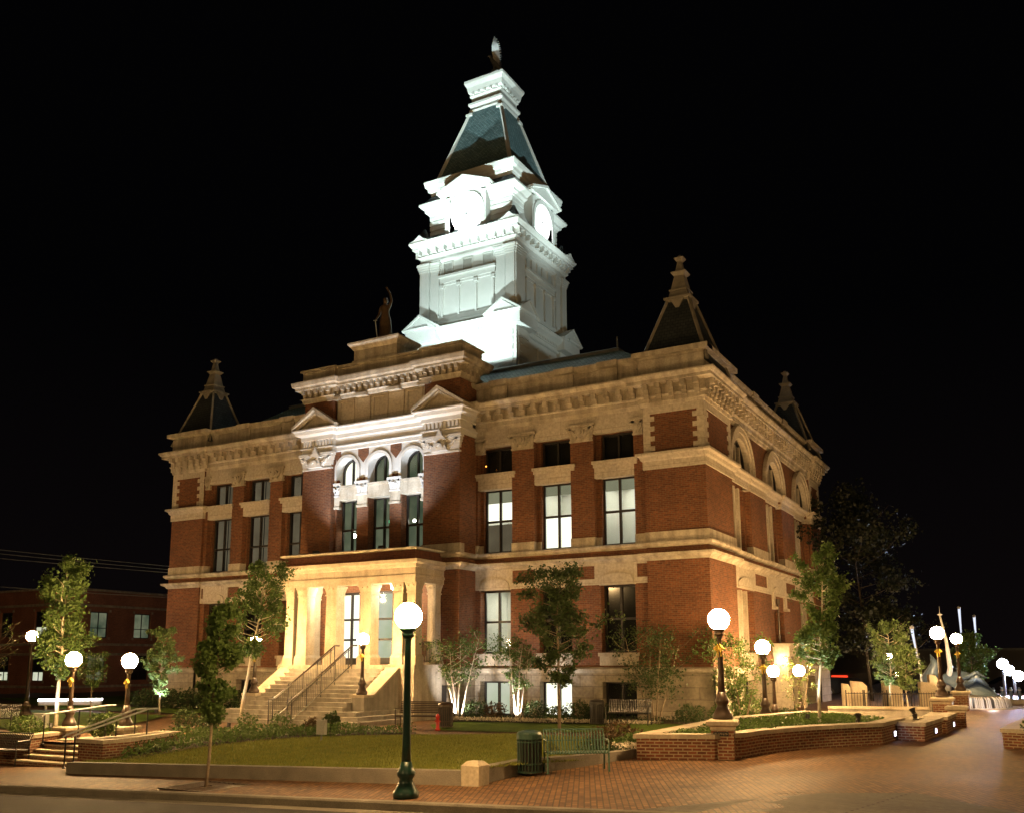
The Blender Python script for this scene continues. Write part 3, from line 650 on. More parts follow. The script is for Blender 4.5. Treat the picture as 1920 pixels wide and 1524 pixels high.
m = MB(); m.box(PX0 + .08, PX1 - .08, PY + .08, -1.1, 6.4, 6.84); m.build('porch_parapet', M['brick_dark'], porch)
m = MB(); m.mould(ef, [(-.3, 6.84), (.0, 6.84), (.1, 6.86), (.1, 6.93), (.0, 6.96), (-.45, 6.96), (-.45, 6.5)], False); m.build('parapet_cap', M['cap_stone'], porch)
m = MB()
for x0, x1, y0, y1 in ((-11.48, -11.44, -2.65, -1.65), (-18.0, -17.96, -2.65, -1.65)):
    m.box(x0, x1, y0, y1, 3.1, 3.14); m.box(x0, x1, y0, y1, 2.32, 2.35)
    for k in range(9): m.box(x0, x1, y0 + .05 + k * .11, y0 + .07 + k * .11, 2.35, 3.1)
m.build('porch_rail', M['black_metal'], porch)
for c, st in zip(DC, ('lit', 'cool', 'cool')):
    d_ = .32
    window(TF, c, 1.24, 2.21, 5.45, d_, st, (.34, .62), fr=.1, name='door', mid=(c == DC[0]))
    m = MB(TF); m.box(c - .5, c + .5, d_ + .0, d_ + .03, 2.3, 2.5); part(m, 'kick_plate', M['frame'])
# --- main staircase
m = MB(); N = 14; rz_ = 2.2 / N; run = .275; y = -3.3
for k in range(N):
    zt = 2.2 - rz_ * (k + 1); ya = -3.3 - run * k; x0, x1 = -17.5, -12.5
    if k >= N - 4: e = (k - N + 5) * .32; x0, x1 = -18.2 - e, -11.95 + e
    if zt <= .01: break
    m.box(x0, x1, ya - run - .03, -3.25 if k < N - 4 else -3.6, zt - .05, zt)
    m.box(x0 + .01, x1 - .01, ya - run, -3.26 if k < N - 4 else -3.61, zt - rz_ - .02, zt - .05)
stairs = part(m, 'staircase', M['concrete'])
def cheek(x0, x1):
    m = MB(lambda u, d, z: (d, u, z))
    m.prism([(-5.5, -.1), (-5.5, .98), (-5.05, .98), (-3.25, 2.1), (-3.25, -.1)], x0, x1)
    c = m.build('cheek_wall', M['concrete'], stairs)
    m = MB(lambda u, d, z: (d, u, z)); m.prism([(-5.58, .98), (-5.58, 1.08), (-4.95, 1.08), (-3.15, 2.23), (-3.15, 2.11), (-5.0, .98)], x0 - .06, x1 + .06)
    m.build('cheek_cap', M['cap_stone'], stairs)
cheek(-12.5, -11.92); cheek(-18.15, -17.5)
# side entrance portal
m = MB(TR); m.box(9.3, 9.9, -.1, .55, -.1, 2.5); m.box(12.1, 12.7, -.1, .55, -.1, 2.5); m.box(9.2, 12.8, -.1, .65, 2.5, 2.95); m.box(9.1, 12.9, -.1, .75, 2.95, 3.08)
for u in (9.45, 9.7, 12.25, 12.5): m.box(u - .05, u + .05, .55, .6, .2, 2.4)
part(m, 'side_portal', M['ashlar'])
window(TR, 11.0, 2.2, 0.0, 2.5, .1, 'lit', (.85,), name='side_door')
m = MB(); m.lathe([(.0, -.1), (.08, -.08), (.1, 0), (.08, .08), (0, .1)], (.32, 9.0, 2.3), 10); part(m, 'wall_lamp', M['globe_far'])
m = MB(); m.tube([(.04, 10.05, 4.9), (.04, 10.05, 0)], .05); m.lathe([(.05, 0), (.1, .1), (.1, .3)], (.04, 10.05, 4.85), 8); part(m, 'downspout', M['brown_metal'])
m = MB(TF); m.box(-11.75, -10.95, 1.28, 1.30, .0, 1.35); part(m, 'basement_door', M['frame'])
m = MB(); m.lathe([(.0, -.04), (.04, 0), (0, .04)], (-9.95, .2, 10.75), 8); part(m, 'security_lamp', M['amber'])
# ------------------------------------------------------------------ clock tower
TX, TY = LX / 2, 9.1
def sq(h): return [(TX - h, TY - h), (TX + h, TY - h), (TX + h, TY + h), (TX - h, TY + h)]
def TS(k, h):   # k-th face of the tower with half width h
    return [lambda u, d, z: (TX + u, TY - h - d, z), lambda u, d, z: (TX + h + d, TY + u, z), lambda u, d, z: (TX - u, TY + h + d, z), lambda u, d, z: (TX - h - d, TY - u, z)][k]
m = MB(); m.box(TX - 2.9, TX + 2.9, TY - 2.9, TY + 2.9, 15.9, 20.5); m.box(TX - 2.85, TX + 2.85, TY - 2.85, TY + 2.85, 20.5, 24.3)
for sx_ in (-1, 1):
    for sy in (-1, 1):
        cx, cy = TX + sx_ * 2.55, TY + sy * 2.55; m.box(cx - .6, cx + .6, cy - .6, cy + .6, 15.9, 19.4)
for k in range(4):
    m.T = TS(k, 2.9)
    for j in range(7): m.box(-1.9, 1.9, 0, .03, 16.3 + j * .42, 16.3 + j * .42 + .37)       # boards
    for sx_ in (-1, 1):
        for j in range(8): m.box(sx_ * 2.4 - .55, sx_ * 2.4 + .55, .24, .3, 16.1 + j * .4, 16.1 + j * .4 + .3)   # quoins
    for u in (-1.45, 0, 1.45): m.box(u - .42, u + .42, .0, .08, 17.4, 19.0)
m.T = None
tower = part(m, 'clock_tower', M['white'])
m = MB(); m.mould(sq(2.95), [(.0, 19.3), (.1, 19.34), (.12, 19.5), (.2, 19.52), (.2, 19.62), (.32, 19.72), (.5, 19.82), (.55, 19.98), (.55, 20.04), (-.1, 20.3)])
for k in range(4):
    m.T = TS(k, 2.95)
    for j in range(34): u = -3.1 + j * .188; m.box(u - .045, u + .045, .1, .27, 19.55, 19.66)
    for s in (-1, 1):
        m.prism([(s * 3.6, 20.003 + .004 * k), (s * 1.55, 20.003 + .004 * k), (s * 2.55, 20.72)], -.9, .66); m.prism([(s * (3.56 + .01 * (k % 2)), 19.4 + .005 * (k % 2)), (s * 1.6, 19.4 + .005 * (k % 2)), (s * 1.6, 20.0), (s * (3.56 + .01 * (k % 2)), 20.0)], -.9, .615 + .01 * (k % 2))
        m.prism([(s * 3.68, 20.0 + .004 * k), (s * 2.58, 20.74), (s * 2.58, 20.86), (s * 3.74, 20.1)], -.9, .76); m.prism([(s * 1.5, 20.0), (s * 2.58, 20.735), (s * 2.58, 20.855), (s * 1.42, 20.1)], -.9, .755)
m.T = None; m.build('lower_cornice', M['white'], tower)
for k in range(4):
    for s in (-1, 1):
        for c in (2.72, 2.1):
            m = MB(TS(k, 2.85)); m.box(s * c - .27, s * c + .27, -.1, .22 if c > 2.5 else .12, 20.6, 23.4); m.box(s * c - .33, s * c + .33, -.1, .3 if c > 2.5 else .2, 20.55, 20.85)
            for j in range(4): e = .27 + .03 * j; m.box(s * c - e, s * c + e, -.1, (.22 if c > 2.5 else .12) + .03 * j, 23.4 + j * .12, 23.4 + j * .12 + .13)
            m.box(s * c - .4, s * c + .4, -.1, .36 if c > 2.5 else .26, 23.88, 23.98)
            m.build('corner_pilaster', M['white'], tower)
m = MB()
for k in range(4):
    m.T = TS(k, 2.85)
    m.box(-1.75, 1.75, 0, .1, 22.72, 23.0); m.box(-1.8, 1.8, 0, .24, 23.0, 23.12); m.box(-1.8, 1.8, 0, .14, 20.5, 20.72)
    for c in (-1.62, -.55, .55, 1.62): m.box(c - .06, c + .06, 0, .12, 20.7, 22.4); m.box(c - .12, c + .12, 0, .16, 22.4, 22.58)
    m.box(-1.8, 1.8, 0, .06, 22.58, 22.72)
m.T = None; m.build('wall_panel', M['white'], tower)
for k in range(4):
    for c in (-1.25, 0, 1.25):
        m = MB(TS(k, 2.85))
        m.box(c - .32, c - .27, 0, .06, 23.2, 23.85); m.box(c + .27, c + .32, 0, .06, 23.2, 23.85); m.box(c - .32, c + .32, 0, .06, 23.85, 23.9); m.box(c - .32, c + .32, 0, .06, 23.15, 23.2)
        for j in range(9): z = 23.22 + j * .07; m.poly([(c - .27, .05, z), (c + .27, .05, z), (c + .27, .0, z + .05), (c - .27, .0, z + .05)])
        m.build('louvre', M['white'], tower)
m = MB(); m.mould(sq(2.95), [(-.1, 23.95), (.1, 23.98), (.12, 24.1), (.06, 24.12), (.06, 24.3), (.12, 24.34), (.2, 24.42), (.12, 24.44), (.12, 24.78), (.4, 24.82), (.4, 24.94), (.46, 25.0), (.55, 25.14), (.55, 25.2), (-.2, 25.24)])
for k in range(4):
    m.T = TS(k, 3.05)
    for j in range(12): u = -2.97 + j * .54; m.box(u - .07, u + .07, .02, .28, 24.5, 24.8)
m.T = None; m.build('main_cornice', M['white'], tower)
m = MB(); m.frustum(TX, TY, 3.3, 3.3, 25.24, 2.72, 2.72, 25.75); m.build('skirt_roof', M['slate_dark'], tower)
m = MB(); m.box(TX - 2.6, TX + 2.6, TY - 2.6, TY + 2.6, 25.5, 28.4)
for z in (25.8, 26.1, 26.4, 26.7): m.mould(sq(2.62), [(0, z), (.04, z + .01), (.04, z + .24), (0, z + .25)])
m.mould(sq(2.62), [(0, 26.98), (.08, 27.0), (.1, 27.1), (.24, 27.16), (.26, 27.3), (.34, 27.36), (.5, 27.5), (.5, 27.62), (-.1, 27.68)])
m.mould(sq(2.55), [(0, 28.16), (.06, 28.2), (.1, 28.4), (.2, 28.44), (.22, 28.6), (.32, 28.7), (.38, 28.94), (.38, 29.02), (-.5, 29.1)])
m.build('clock_stage', M['white'], tower)
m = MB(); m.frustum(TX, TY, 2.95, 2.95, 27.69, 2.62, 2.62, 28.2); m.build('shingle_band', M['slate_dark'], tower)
for sx_ in (-1, 1):
    for sy in (-1, 1):
        cx, cy = TX + sx_ * 2.86, TY + sy * 2.86
        m = MB(); m.frustum(cx, cy, .5, .5, 25.24, .26, .26, 25.62); m.frustum(cx, cy, .26, .26, 25.62, .05, .05, 26.2); m.build('corner_cap', M['slate_dark'], tower)
        m = MB()
        for T in (lambda u, d, z: (cx + u, cy - .5 - d, z), lambda u, d, z: (cx + .5 + d, cy + u, z)):
            m.T = T; m.prism([(-.66, 25.24), (.56, 25.24), (.54, 25.29), (.26, 25.4), (.09, 25.56), (0, 25.62), (-.09, 25.56), (-.3, 25.4), (-.64, 25.29)], -.05, .08)
        m.build('corner_scroll', M['white'], tower)
for k in range(4):
    T = TS(k, 2.62); m = MB(T)
    m.ring(0, 1.0, 1.24, 26.35, 0, .6, 25.4, 24); m.box(-1.26, 1.26, 0, .5, 27.5, 27.68)
    for s in (-1, 1): m.box(*sorted((s * 1.0, s * 1.3)), 0, .55, 25.35, 27.5)
    m.prism([(-1.0, 27.3), (1.0, 27.3), (1.0, 27.7), (-1.0, 27.7)], 0, .52)
    m.prism([(-1.62, 27.62), (1.62, 27.62), (1.62, 27.74), (0, 28.32), (-1.62, 27.74)], 0, .72)
    m.prism([(-1.7, 27.7), (0, 28.34), (1.7, 27.7), (1.72, 27.82), (0, 28.5), (-1.72, 27.82)], 0, .85)
    m.build('dormer', M['white'], tower)
    m = MB(T); m.prism([(-1.6, 27.86), (1.6, 27.86), (0, 28.46)], -1.2, .7); m.build('dormer_roof', M['slate_dark'], tower)
    m = MB(T); m.prism([(.98 * math.cos(a * math.pi / 16), 26.38 + .98 * math.sin(a * math.pi / 16)) for a in range(32)], .3, .42); m.build('clock_face', M['clock'], tower)
    m = MB(T); m.prism([(-.03, 26.38), (.03, 26.38), (.02, 27.1), (-.02, 27.1)], .43, .45); m.prism([(-.03, 26.4), (0, 26.34), (.42, 26.1), (.44, 26.14)], .452, .47)
    m.prism([(.07 * math.cos(a * math.pi / 4), 26.38 + .07 * math.sin(a * math.pi / 4)) for a in range(8)], .42, .49); 
    for q in range(12): a = q * math.pi / 6; ux, uz = math.sin(a), math.cos(a); m.prism([(ux * .74 - uz * .03, 26.38 + uz * .74 + ux * .03), (ux * .9 - uz * .03, 26.38 + uz * .9 + ux * .03), (ux * .9 + uz * .03, 26.38 + uz * .9 - ux * .03), (ux * .74 + uz * .03, 26.38 + uz * .74 - ux * .03)], .422, .43)
    m.build('clock_hand', M['lead'], tower)
m = MB(); m.frustum(TX, TY, 2.42, 2.42, 29.05, 1.0, 1.0, 33.9); m.build('spire', M['slate'], tower)
m = MB()
for sx_ in (-1, 1):
    for sy in (-1, 1):
        m.tube([(TX + sx_ * 2.43, TY + sy * 2.43, 29.05), (TX + sx_ * 1.02, TY + sy * 1.02, 33.75)], .13, 4)
        m.box(TX + sx_ * 1.02 - .2, TX + sx_ * 1.02 + .2, TY + sy * 1.02 - .2, TY + sy * 1.02 + .2, 33.5, 33.64)
m.build('hip_ridge', M['white'], tower)
m = MB(); m.mould(sq(.92), [(.1, 33.7), (.16, 33.9), (.1, 33.94), (.1, 34.1), (.2, 34.2), (.2, 34.34), (.08, 34.4), (.04, 34.46), (.04, 34.74), (.12, 34.8), (.12, 34.9), (.2, 35.0), (.26, 35.3), (.38, 35.56), (.38, 35.7), (-.2, 35.76)])
m.box(TX - .93, TX + .93, TY - .93, TY + .93, 33.6, 35.76)
for k in range(4):
    m.T = TS(k, .96)
    for j in range(5): u = -.8 + j * .4; m.box(u - .07, u + .07, .04, .2, 34.86, 34.98)
m.T = None; m.build('spire_cap', M['white'], tower)
m = MB(); m.frustum(TX, TY, .5, .5, 35.76, .3, .3, 36.3); m.lathe([(.3, 0), (.34, .15), (.2, .3), (.16, .5)], (TX, TY, 36.3), 12); m.build('eagle_perch', M['lead'], tower)
# ================================================================== SITE
def sst(a, b, x): t = max(0, min(1, (x - a) / (b - a))); return t * t * (3 - 2 * t)
def Hs(x): return .0335 * (max(-40, min(7, x)) - 2.0)           # the street falls to the left
def Hw(x, y):                                                    # paved level: sidewalk in front, level square behind
    k = sst(-16.5, -12.5, y); return Hs(x) * (1 - k) + (.1 if x > 0 else .1 * sst(-6, 0, x)) * k
def Hb(x): return .1 * sst(-6, 0, x)
def Hl(x, y):                                                    # lawns behind the low wall
    k = sst(-18.4, -13.5, y); top = (Hs(x) + .25) if x < 1 else .25
    return top * (1 - k) + (.03 + Hb(x)) * k
def Hg(x, y):                                                    # paths round the building
    if y < -16.9 and -12.3 < x: return Hw(x, y)
    if x < -9.5 and y < -13: return .06
    return Hw(x, y) if x > 0 else .0 + Hw(x, y) * (1 - sst(-16, -12, y)) if x > -9.5 else .0
def sheet(name, pts, mat, H, off=0, maxlen=1.2, label=None, kind='structure', parent=None):
    m = MB(); m.poly([(x, y, 0) for x, y in pts]); o = m.build(name, mat, parent); subdiv(o, maxlen, lambda x, y: H(x, y) + off)
    o['kind'] = kind; return o
KY = -20.78
sheet('ground', [(-150, KY + .2), (110, KY + .2), (110, 150), (-150, 150)], M['soil'], lambda x, y: -.9 if y < 40 else -.4, maxlen=100)
sheet('road', [(-150, -60), (110, -60), (110, KY - .5), (-150, KY - .5)], M['asphalt'], lambda x, y: Hs(x) - .15 + .01 * (KY - y) * .5, maxlen=4)
sheet('gutter', [(-150, KY - .5), (110, KY - .5), (110, KY - .14), (-150, KY - .14)], M['concrete_dark'], lambda x, y: Hs(x) - .145, maxlen=2)
m = MB()
xs = [-60 + 2 * k for k in range(56)]
for a, b in zip(xs, xs[1:]):
    m.f.append([m.p(a, KY - .16, Hs(a) - .2), m.p(b, KY - .16, Hs(b) - .2), m.p(b, KY - .15, Hs(b) - .03), m.p(a, KY - .15, Hs(a) - .03)])
    m.f.append([m.p(a, KY - .15, Hs(a) - .03), m.p(b, KY - .15, Hs(b) - .03), m.p(b, KY - .12, Hs(b)), m.p(a, KY - .12, Hs(a))])
    m.f.append([m.p(a, KY - .12, Hs(a)), m.p(b, KY - .12, Hs(b)), m.p(b, KY + .02, Hs(b) + .004), m.p(a, KY + .02, Hs(a) + .004)])
    m.f.append([m.p(a, KY + .02, Hs(a) + .004), m.p(b, KY + .02, Hs(b) + .004), m.p(b, KY + .02, Hs(b) - .1), m.p(a, KY + .02, Hs(a) - .1)])
tag(m.build('kerb', M['concrete_dark']), kind='structure')
sheet('brick_sidewalk', [(-60, KY), (40, KY), (40, -12.3), (-2, -12.3), (-2, -17.0), (-13.6, -17.0), (-14.4, -16.2), (-60, -16.2)], M['paver'], Hw, maxlen=1.0)
sheet('brick_plaza', [(-2, -12.3), (40, -12.3), (40, 60), (-60, 60), (-60, -16.2), (-14.4, -16.2), (-13.6, -15.3), (-11, -15.3), (-11, -13.8), (-2, -13.8)], M['paver'], lambda x, y: (Hw(x, y) if x >= -2 else Hb(x) + (.0 if y > -12 else .03)) - .004, maxlen=1.5)
m = MB()
Hr = lambda x, y: Hs(x) + .02
a, b, c, d = (6.9, -20.75), (7.35, -18.1), (8.75, -17.35), (10.2, -18.8)
def rq(pts, mat, nm, z): q = MB(); q.poly([(x, y, z) for x, y in pts]); return q.build(nm, mat)
rampo = empty('kerb_ramp', (8.2, -19.5, .16), 'ribbed grey concrete kerb ramp cut into the brick sidewalk', 'kerb ramp')
for nm, pts in (('ramp_slope', [(7.35, -18.1), (8.75, -17.35), (9.6, -20.75), (7.6, -20.75)]), ('ramp_flare', [(5.2, -20.75), (7.35, -18.1), (7.6, -20.75)]), ('ramp_flare', [(8.75, -17.35), (10.8, -19.4), (11.2, -20.75), (9.6, -20.75)])):
    q = MB(); q.poly([(x - 8.2, y + 19.5, Hs(x) - .16 + .008) for x, y in pts]); q.build(nm, M['ramp'], rampo)
# --- lawns and beds
sheet('lawn', [(-10.95, -18.1), (-10.9, -18.43), (1.0, -18.43), (.98, -16.5), (1.85, -14.6), (2.2, -13.2), (2.1, -12.2), (.3, -9.4), (-2.9, -8.0), (-4.3, -7.9), (-7.0, -9.0), (-8.2, -10.4), (-9.4, -12.0), (-9.9, -15.0)], M['lawn'], Hl, maxlen=.8)
sheet('lawn', [(-9.3, -4.9), (-7.6, -7.1), (-4.1, -6.9), (-1.5, -6.6), (1.6, -7.9), (1.9, -5.5), (1.2, -2.0), (-2.8, -1.9), (-9.2, -2.8)], M['lawn'], lambda x, y: .03 + Hb(x), maxlen=.8)
sheet('planting_bed', [(-10.2, -2.9), (1.6, -2.1), (1.9, 0), (1.9, 9), (-.2, 9), (-.2, -.05), (-10.3, -.05)], M['soil'], lambda x, y: .055 + Hb(x), maxlen=1)
sheet('planting_bed', [(-11.0, -16.9), (-9.9, -18.0), (-9.85, -15.0), (-9.35, -12.0), (-8.15, -10.4), (-7.0, -9.05), (-7.4, -8.5), (-10.0, -9.1), (-12.2, -10.4), (-13.6, -12.6), (-13.2, -14.9)], M['soil'], lambda x, y: Hl(x, y) + .02, maxlen=1.5)
for pts in ([(-24, -12.6), (-17.6, -15.2), (-16.6, -14.3), (-19.5, -9.8), (-22.8, -5.2), (-33, -4.8), (-46, -8), (-46, -16), (-24, -15.6)], [(-33, -3.4), (-23.3, -3.9), (-21.0, -.6), (-29.9, -.2), (-30, 3), (-44, 12), (-50, 4)]):
    sheet('lawn', pts, M['lawn'], lambda x, y: .06, maxlen=3)
sheet('planting_bed', [(-33, -.6), (-20.2, -.6), (-20.2, -.1), (-29.6, -.1), (-29.6, 4), (-34, 4)], M['soil'], lambda x, y: .07, maxlen=3)
# --- low walls
def path_wall(name, pts, th, z0, z1, mat, cap=None, capmat=None, label=None, cat='wall', group=None, closed=False, overhang=.05, caph=.1):
    """wall along a plan path; z0, z1 functions of x,y; th wide to the left of travel"""
    n = len(pts)
    def offs(d):
        out = []
        for k in range(n):
            A, B, C = Vector(pts[k - 1]), Vector(pts[k]), Vector(pts[(k + 1) % n])
            d1 = (B - A).normalized() if (closed or k > 0) else (C - B).normalized(); d2 = (C - B).normalized() if (closed or k < n - 1) else d1
            n1 = Vector((-d1.y, d1.x)); n2 = Vector((-d2.y, d2.x)); mm = n1 + n2; mm = mm / max(.25, mm.dot(n1)); out.append(B + mm * d)
        return out
    def strip(a, b, lo, hi):
        m = MB(); rng = range(n if closed else n - 1)
        for k in rng:
            j = (k + 1) % n; P = [a[k], a[j], b[j], b[k]]
            i = [m.p(q.x, q.y, lo(q.x, q.y)) for q in P] + [m.p(q.x, q.y, hi(q.x, q.y)) for q in P]
            m.f += [[i[4], i[5], i[6], i[7]], [i[0], i[1], i[5], i[4]], [i[2], i[3], i[7], i[6]], [i[3], i[2], i[1], i[0]]]
            if not closed and k == 0: m.f.append([i[3], i[0], i[4], i[7]])
            if not closed and k == n - 2: m.f.append([i[1], i[2], i[6], i[5]])
        return m
    w = strip(offs(0), offs(th), z0, (lambda x, y: z1(x, y) - (caph if cap else 0))).build(name, mat)
    tag(w, label, cat, group)
    if cap:
        strip(offs(-overhang), offs(th + overhang), (lambda x, y: z1(x, y) - caph), z1).build('coping', capmat or M['cap_stone'], w)
    return w
def seg(a, b, n): return [(a[0] + (b[0] - a[0]) * k / n, a[1] + (b[1] - a[1]) * k / n) for k in range(n + 1)]
path_wall('low_retaining_wall', seg((-11.0, -18.6), (.85, -18.6), 8), .22, lambda x, y: Hw(x, y) - .3, lambda x, y: Hs(x) + .28, M['concrete_dark'], label='long low grey concrete wall holding the front lawn along the sidewalk', cat='wall')
path_wall('low_retaining_wall', [(1.02, -18.25), (1.0, -16.5), (1.9, -14.6), (2.28, -13.05)], .24, lambda x, y: -.3, lambda x, y: .27, M['concrete_dark'], label='short grey concrete wall behind the green bench and litter bin', cat='wall')
m = MB(); m.frustum(0, 0, .19, .19, -.2, .2, .2, .34); m.frustum(0, 0, .2, .2, .34, .12, .12, .42)
tag(m.build('stone_post', M['cap_stone'], loc=(1.0, -18.45, 0)), 'squat pale stone block with pyramid top where the two low walls join', 'stone post')
# --- planters on the right
PB = [(2.42, -13.72), (4.42, -12.9), (4.6, -11.5), (5.2, -9.8), (6.16, -8.1), (6.74, -7.1), (6.95, -4.2), (4.4, -2.6), (2.3, -7.6)]
curve = [(2.42, -13.72), (4.05, -13.1), (4.5, -12.3), (4.62, -11.4), (4.86, -10.6), (5.2, -9.75), (5.66, -8.85), (6.18, -8.05), (6.78, -7.2), (7.0, -4.6), (5.9, -2.6), (3.6, -1.6), (2.35, -6.5)]
path_wall('brick_planter_wall', curve, .34, lambda x, y: -.2, lambda x, y: .66, M['brick_tan'], True, label='curved tan brick planter wall with pale stone coping around the corner ground cover', cat='planter wall', closed=True)
sheet('planting_bed', [(2.8, -13.2), (4.1, -12.7), (4.9, -9.9), (6.4, -7.0), (6.6, -4.7), (5.8, -3.0), (3.8, -2.1), (2.75, -6.5)], M['soil'], lambda x, y: .52, maxlen=3)
path_wall('brick_planter_wall', [(6.95, -5.6), (7.66, -5.7), (7.85, -2.9), (6.95, -2.6)], .3, lambda x, y: -.2, lambda x, y: .6, M['brick_tan'], True, label='second brick planter wall, short block with one step light beyond the curved planter', cat='planter wall', closed=True)
path_wall('brick_planter_wall', [(7.3, -2.3), (7.95, -2.4), (8.0, .2), (7.3, .3)], .28, lambda x, y: -.2, lambda x, y: .6, M['brick_tan'], True, label='third brick planter wall with step light, just before the lamp pier', cat='planter wall', closed=True)
path_wall('brick_planter_wall', [(9.62, -6.9), (13.5, -8.2), (14.5, -3.0), (10.0, -2.0)], .34, lambda x, y: -.2, lambda x, y: .58, M['brick_tan'], True, label='brick planter wall at the right edge of the plaza', cat='planter wall', closed=True)
sheet('planting_bed', [(10.0, -6.6), (13.2, -7.6), (14.0, -3.3), (10.3, -2.4)], M['soil'], lambda x, y: .5, maxlen=3)
for (x, y, rz, lab) in ((6.9, -5.9, R(-5), 'small glowing step light in the end of the curved planter'), (7.78, -4.2, R(-4), 'small glowing step light in the second planter block'), (8.0, -1.0, R(-2), 'small glowing step light in the third planter block, nearest the lamp pier')):
    s = empty('step_light', (x, y, .3), lab, 'step light', 'step lights set in the planter ends', rz)
    m = MB(); m.box(-.02, .03, -.13, .13, -.09, .09); m.build('housing', M['grey_box'], s)
    m = MB(); m.box(.03, .04, -.09, .09, -.06, .06); m.build('lens', M['step_light'], s)
# --- paved brick piers with stone caps that carry the lamps
def pier(x, y, w, z0, z1, label, rz=0, plaque=False):
    e = empty('brick_pier', (x, y, z0), label, 'brick pier', 'brick piers under the lamps', rz); h = w / 2; H_ = z1 - z0
    m = MB(); m.box(-h, h, -h, h, -.3, H_ - .22); m.build('shaft', M['brick_tan'], e)
    m = MB(); m.mould([(-h, -h), (h, -h), (h, h), (-h, h)], [(-.1, H_ - .22), (.02, H_ - .22), (.02, H_ - .16), (.1, H_ - .12), (.1, H_ - .04), (.05, H_), (-h + .001, H_ + .005)]); m.build('cap', M['cap_stone'], e)
    if plaque:
        m = MB(); m.box(-.2, .14, -h - .02, -h, H_ - .36, H_ - .26); p_ = m.build('name_plaque', M['frame'], e)
        m = MB()     # worn raised strokes, not readable from the plaza
        for k, (w_, s_) in enumerate(((.022, .3), (.026, -.2), (.014, 0), (.026, .25), (.028, 0), (.022, -.3), (.026, .2), (.028, 0))):
            u = -.165 + k * .037; zc = H_ - .31; q = .024
            m.box(u, u + .007, -h - .024, -h - .018, zc - q, zc + q); m.box(u + .007, u + w_, -h - .024, -h - .018, zc + s_ * .05 - .004, zc + s_ * .05 + .004)
        m.build('plaque_lettering', M['cap_stone'], p_)
    return e
pier(4.16, -12.74, .5, .1, .98, 'brick pier with stone cap and small name plaque at the corner of the curved planter', R(12), True)
pier(2.7, -3.3, .5, .05, .5, 'low brick pier carrying the second lamp beside the building corner')
pier(7.35, 3.4, .6, .1, .98, 'tall brick pier beyond the three planters at the plaza edge')
pier(7.3, 12.5, .6, .1, .95, 'far brick pier in front of the fountain sculpture')
pier(8.0, .9, .5, .1, .8, 'short capped brick pier right after the third planter block')
pier(-16.0, -15.0, .5, -.1, .38, 'brick pier at the head of the left sidewalk steps, on the left of the flight')
pier(-14.5, -14.1, .5, -.1, .38, 'brick pier beside the round shrub, on the right of the sidewalk steps')
# --- left sidewalk steps
st = empty('sidewalk_steps', (-13.6, -17.2, -.5), 'short flight of brick edged steps up from the sidewalk between brick walls', 'steps')
m = MB(); t_ = MB()
for k in range(5):
    y0 = -.05 + .36 * k; z = .115 * (k + 1) - .02
    m.box(-1.65 - .06 * k, 1.95, y0, 3.4, z - .135, z - .04); t_.box(-1.67 - .06 * k, 1.95, y0 - .02, y0 + .37 if k < 4 else 3.4, z - .04, z)
m.build('riser', M['brick_tan'], st); t_.build('tread', M['cap_stone'], st)
path_wall('brick_retaining_wall', seg((-24, -18.2), (-19.2, -16.5), 2) + seg((-17.0, -16.7), (-15.3, -16.75), 2) + [(-16.3, -14.4)], .3, lambda x, y: -1.1, lambda x, y: .24, M['brick_tan'], True, label='brick wall with glowing pale coping behind the dark bench, left of the steps', cat='wall')
path_wall('brick_retaining_wall', [(-12.15, -17.45), (-11.15, -17.45), (-11.1, -16.7), (-12.0, -14.2), (-12.6, -14.3), (-12.1, -16.8)], .2, lambda x, y: -.9, lambda x, y: .3, M['brick_tan'], True, label='thick brick end wall with grey coping on the right side of the sidewalk steps', cat='wall', closed=True)
m = MB(); m.slab([(-12.05, -17.35), (-11.25, -17.35), (-11.2, -16.8), (-12.05, -14.4), (-12.5, -14.4), (-12.0, -16.8)], .0, .2)
tag(m.build('wall_fill', M['soil']), kind='structure')
def handrail(x, y0, z0, y1, z1, label):
    e = empty('handrail', (x, y0, z0), label, 'handrail', 'handrails of the sidewalk steps')
    L = y1 - y0; dz = z1 - z0
    m = MB(); m.tube([(0, -.1, .82), (0, 0, .87), (0, L, dz + .87), (0, L + .35, dz + .87)], .026, 8); m.build('top_rail', M['silver'], e)
    for t in (0, .55, 1.0):
        m = MB(); m.tube([(0, L * t, dz * t), (0, L * t, dz * t + .87)], .022); m.lathe([(.05, 0), (.05, .03), (.02, .05)], (0, L * t, dz * t), 8); m.build('post', M['black_metal'], e)
handrail(-12.35, -17.7, -.46, -15.5, .12, 'steel handrail with black posts on the right of the sidewalk steps')
handrail(-12.08, -17.62, -.46, -15.3, .12, 'steel handrail against the thick end wall, rightmost of the sidewalk steps')
handrail(-15.2, -16.4, -.05, -14.3, .12, 'steel handrail along the left side of the sidewalk steps')
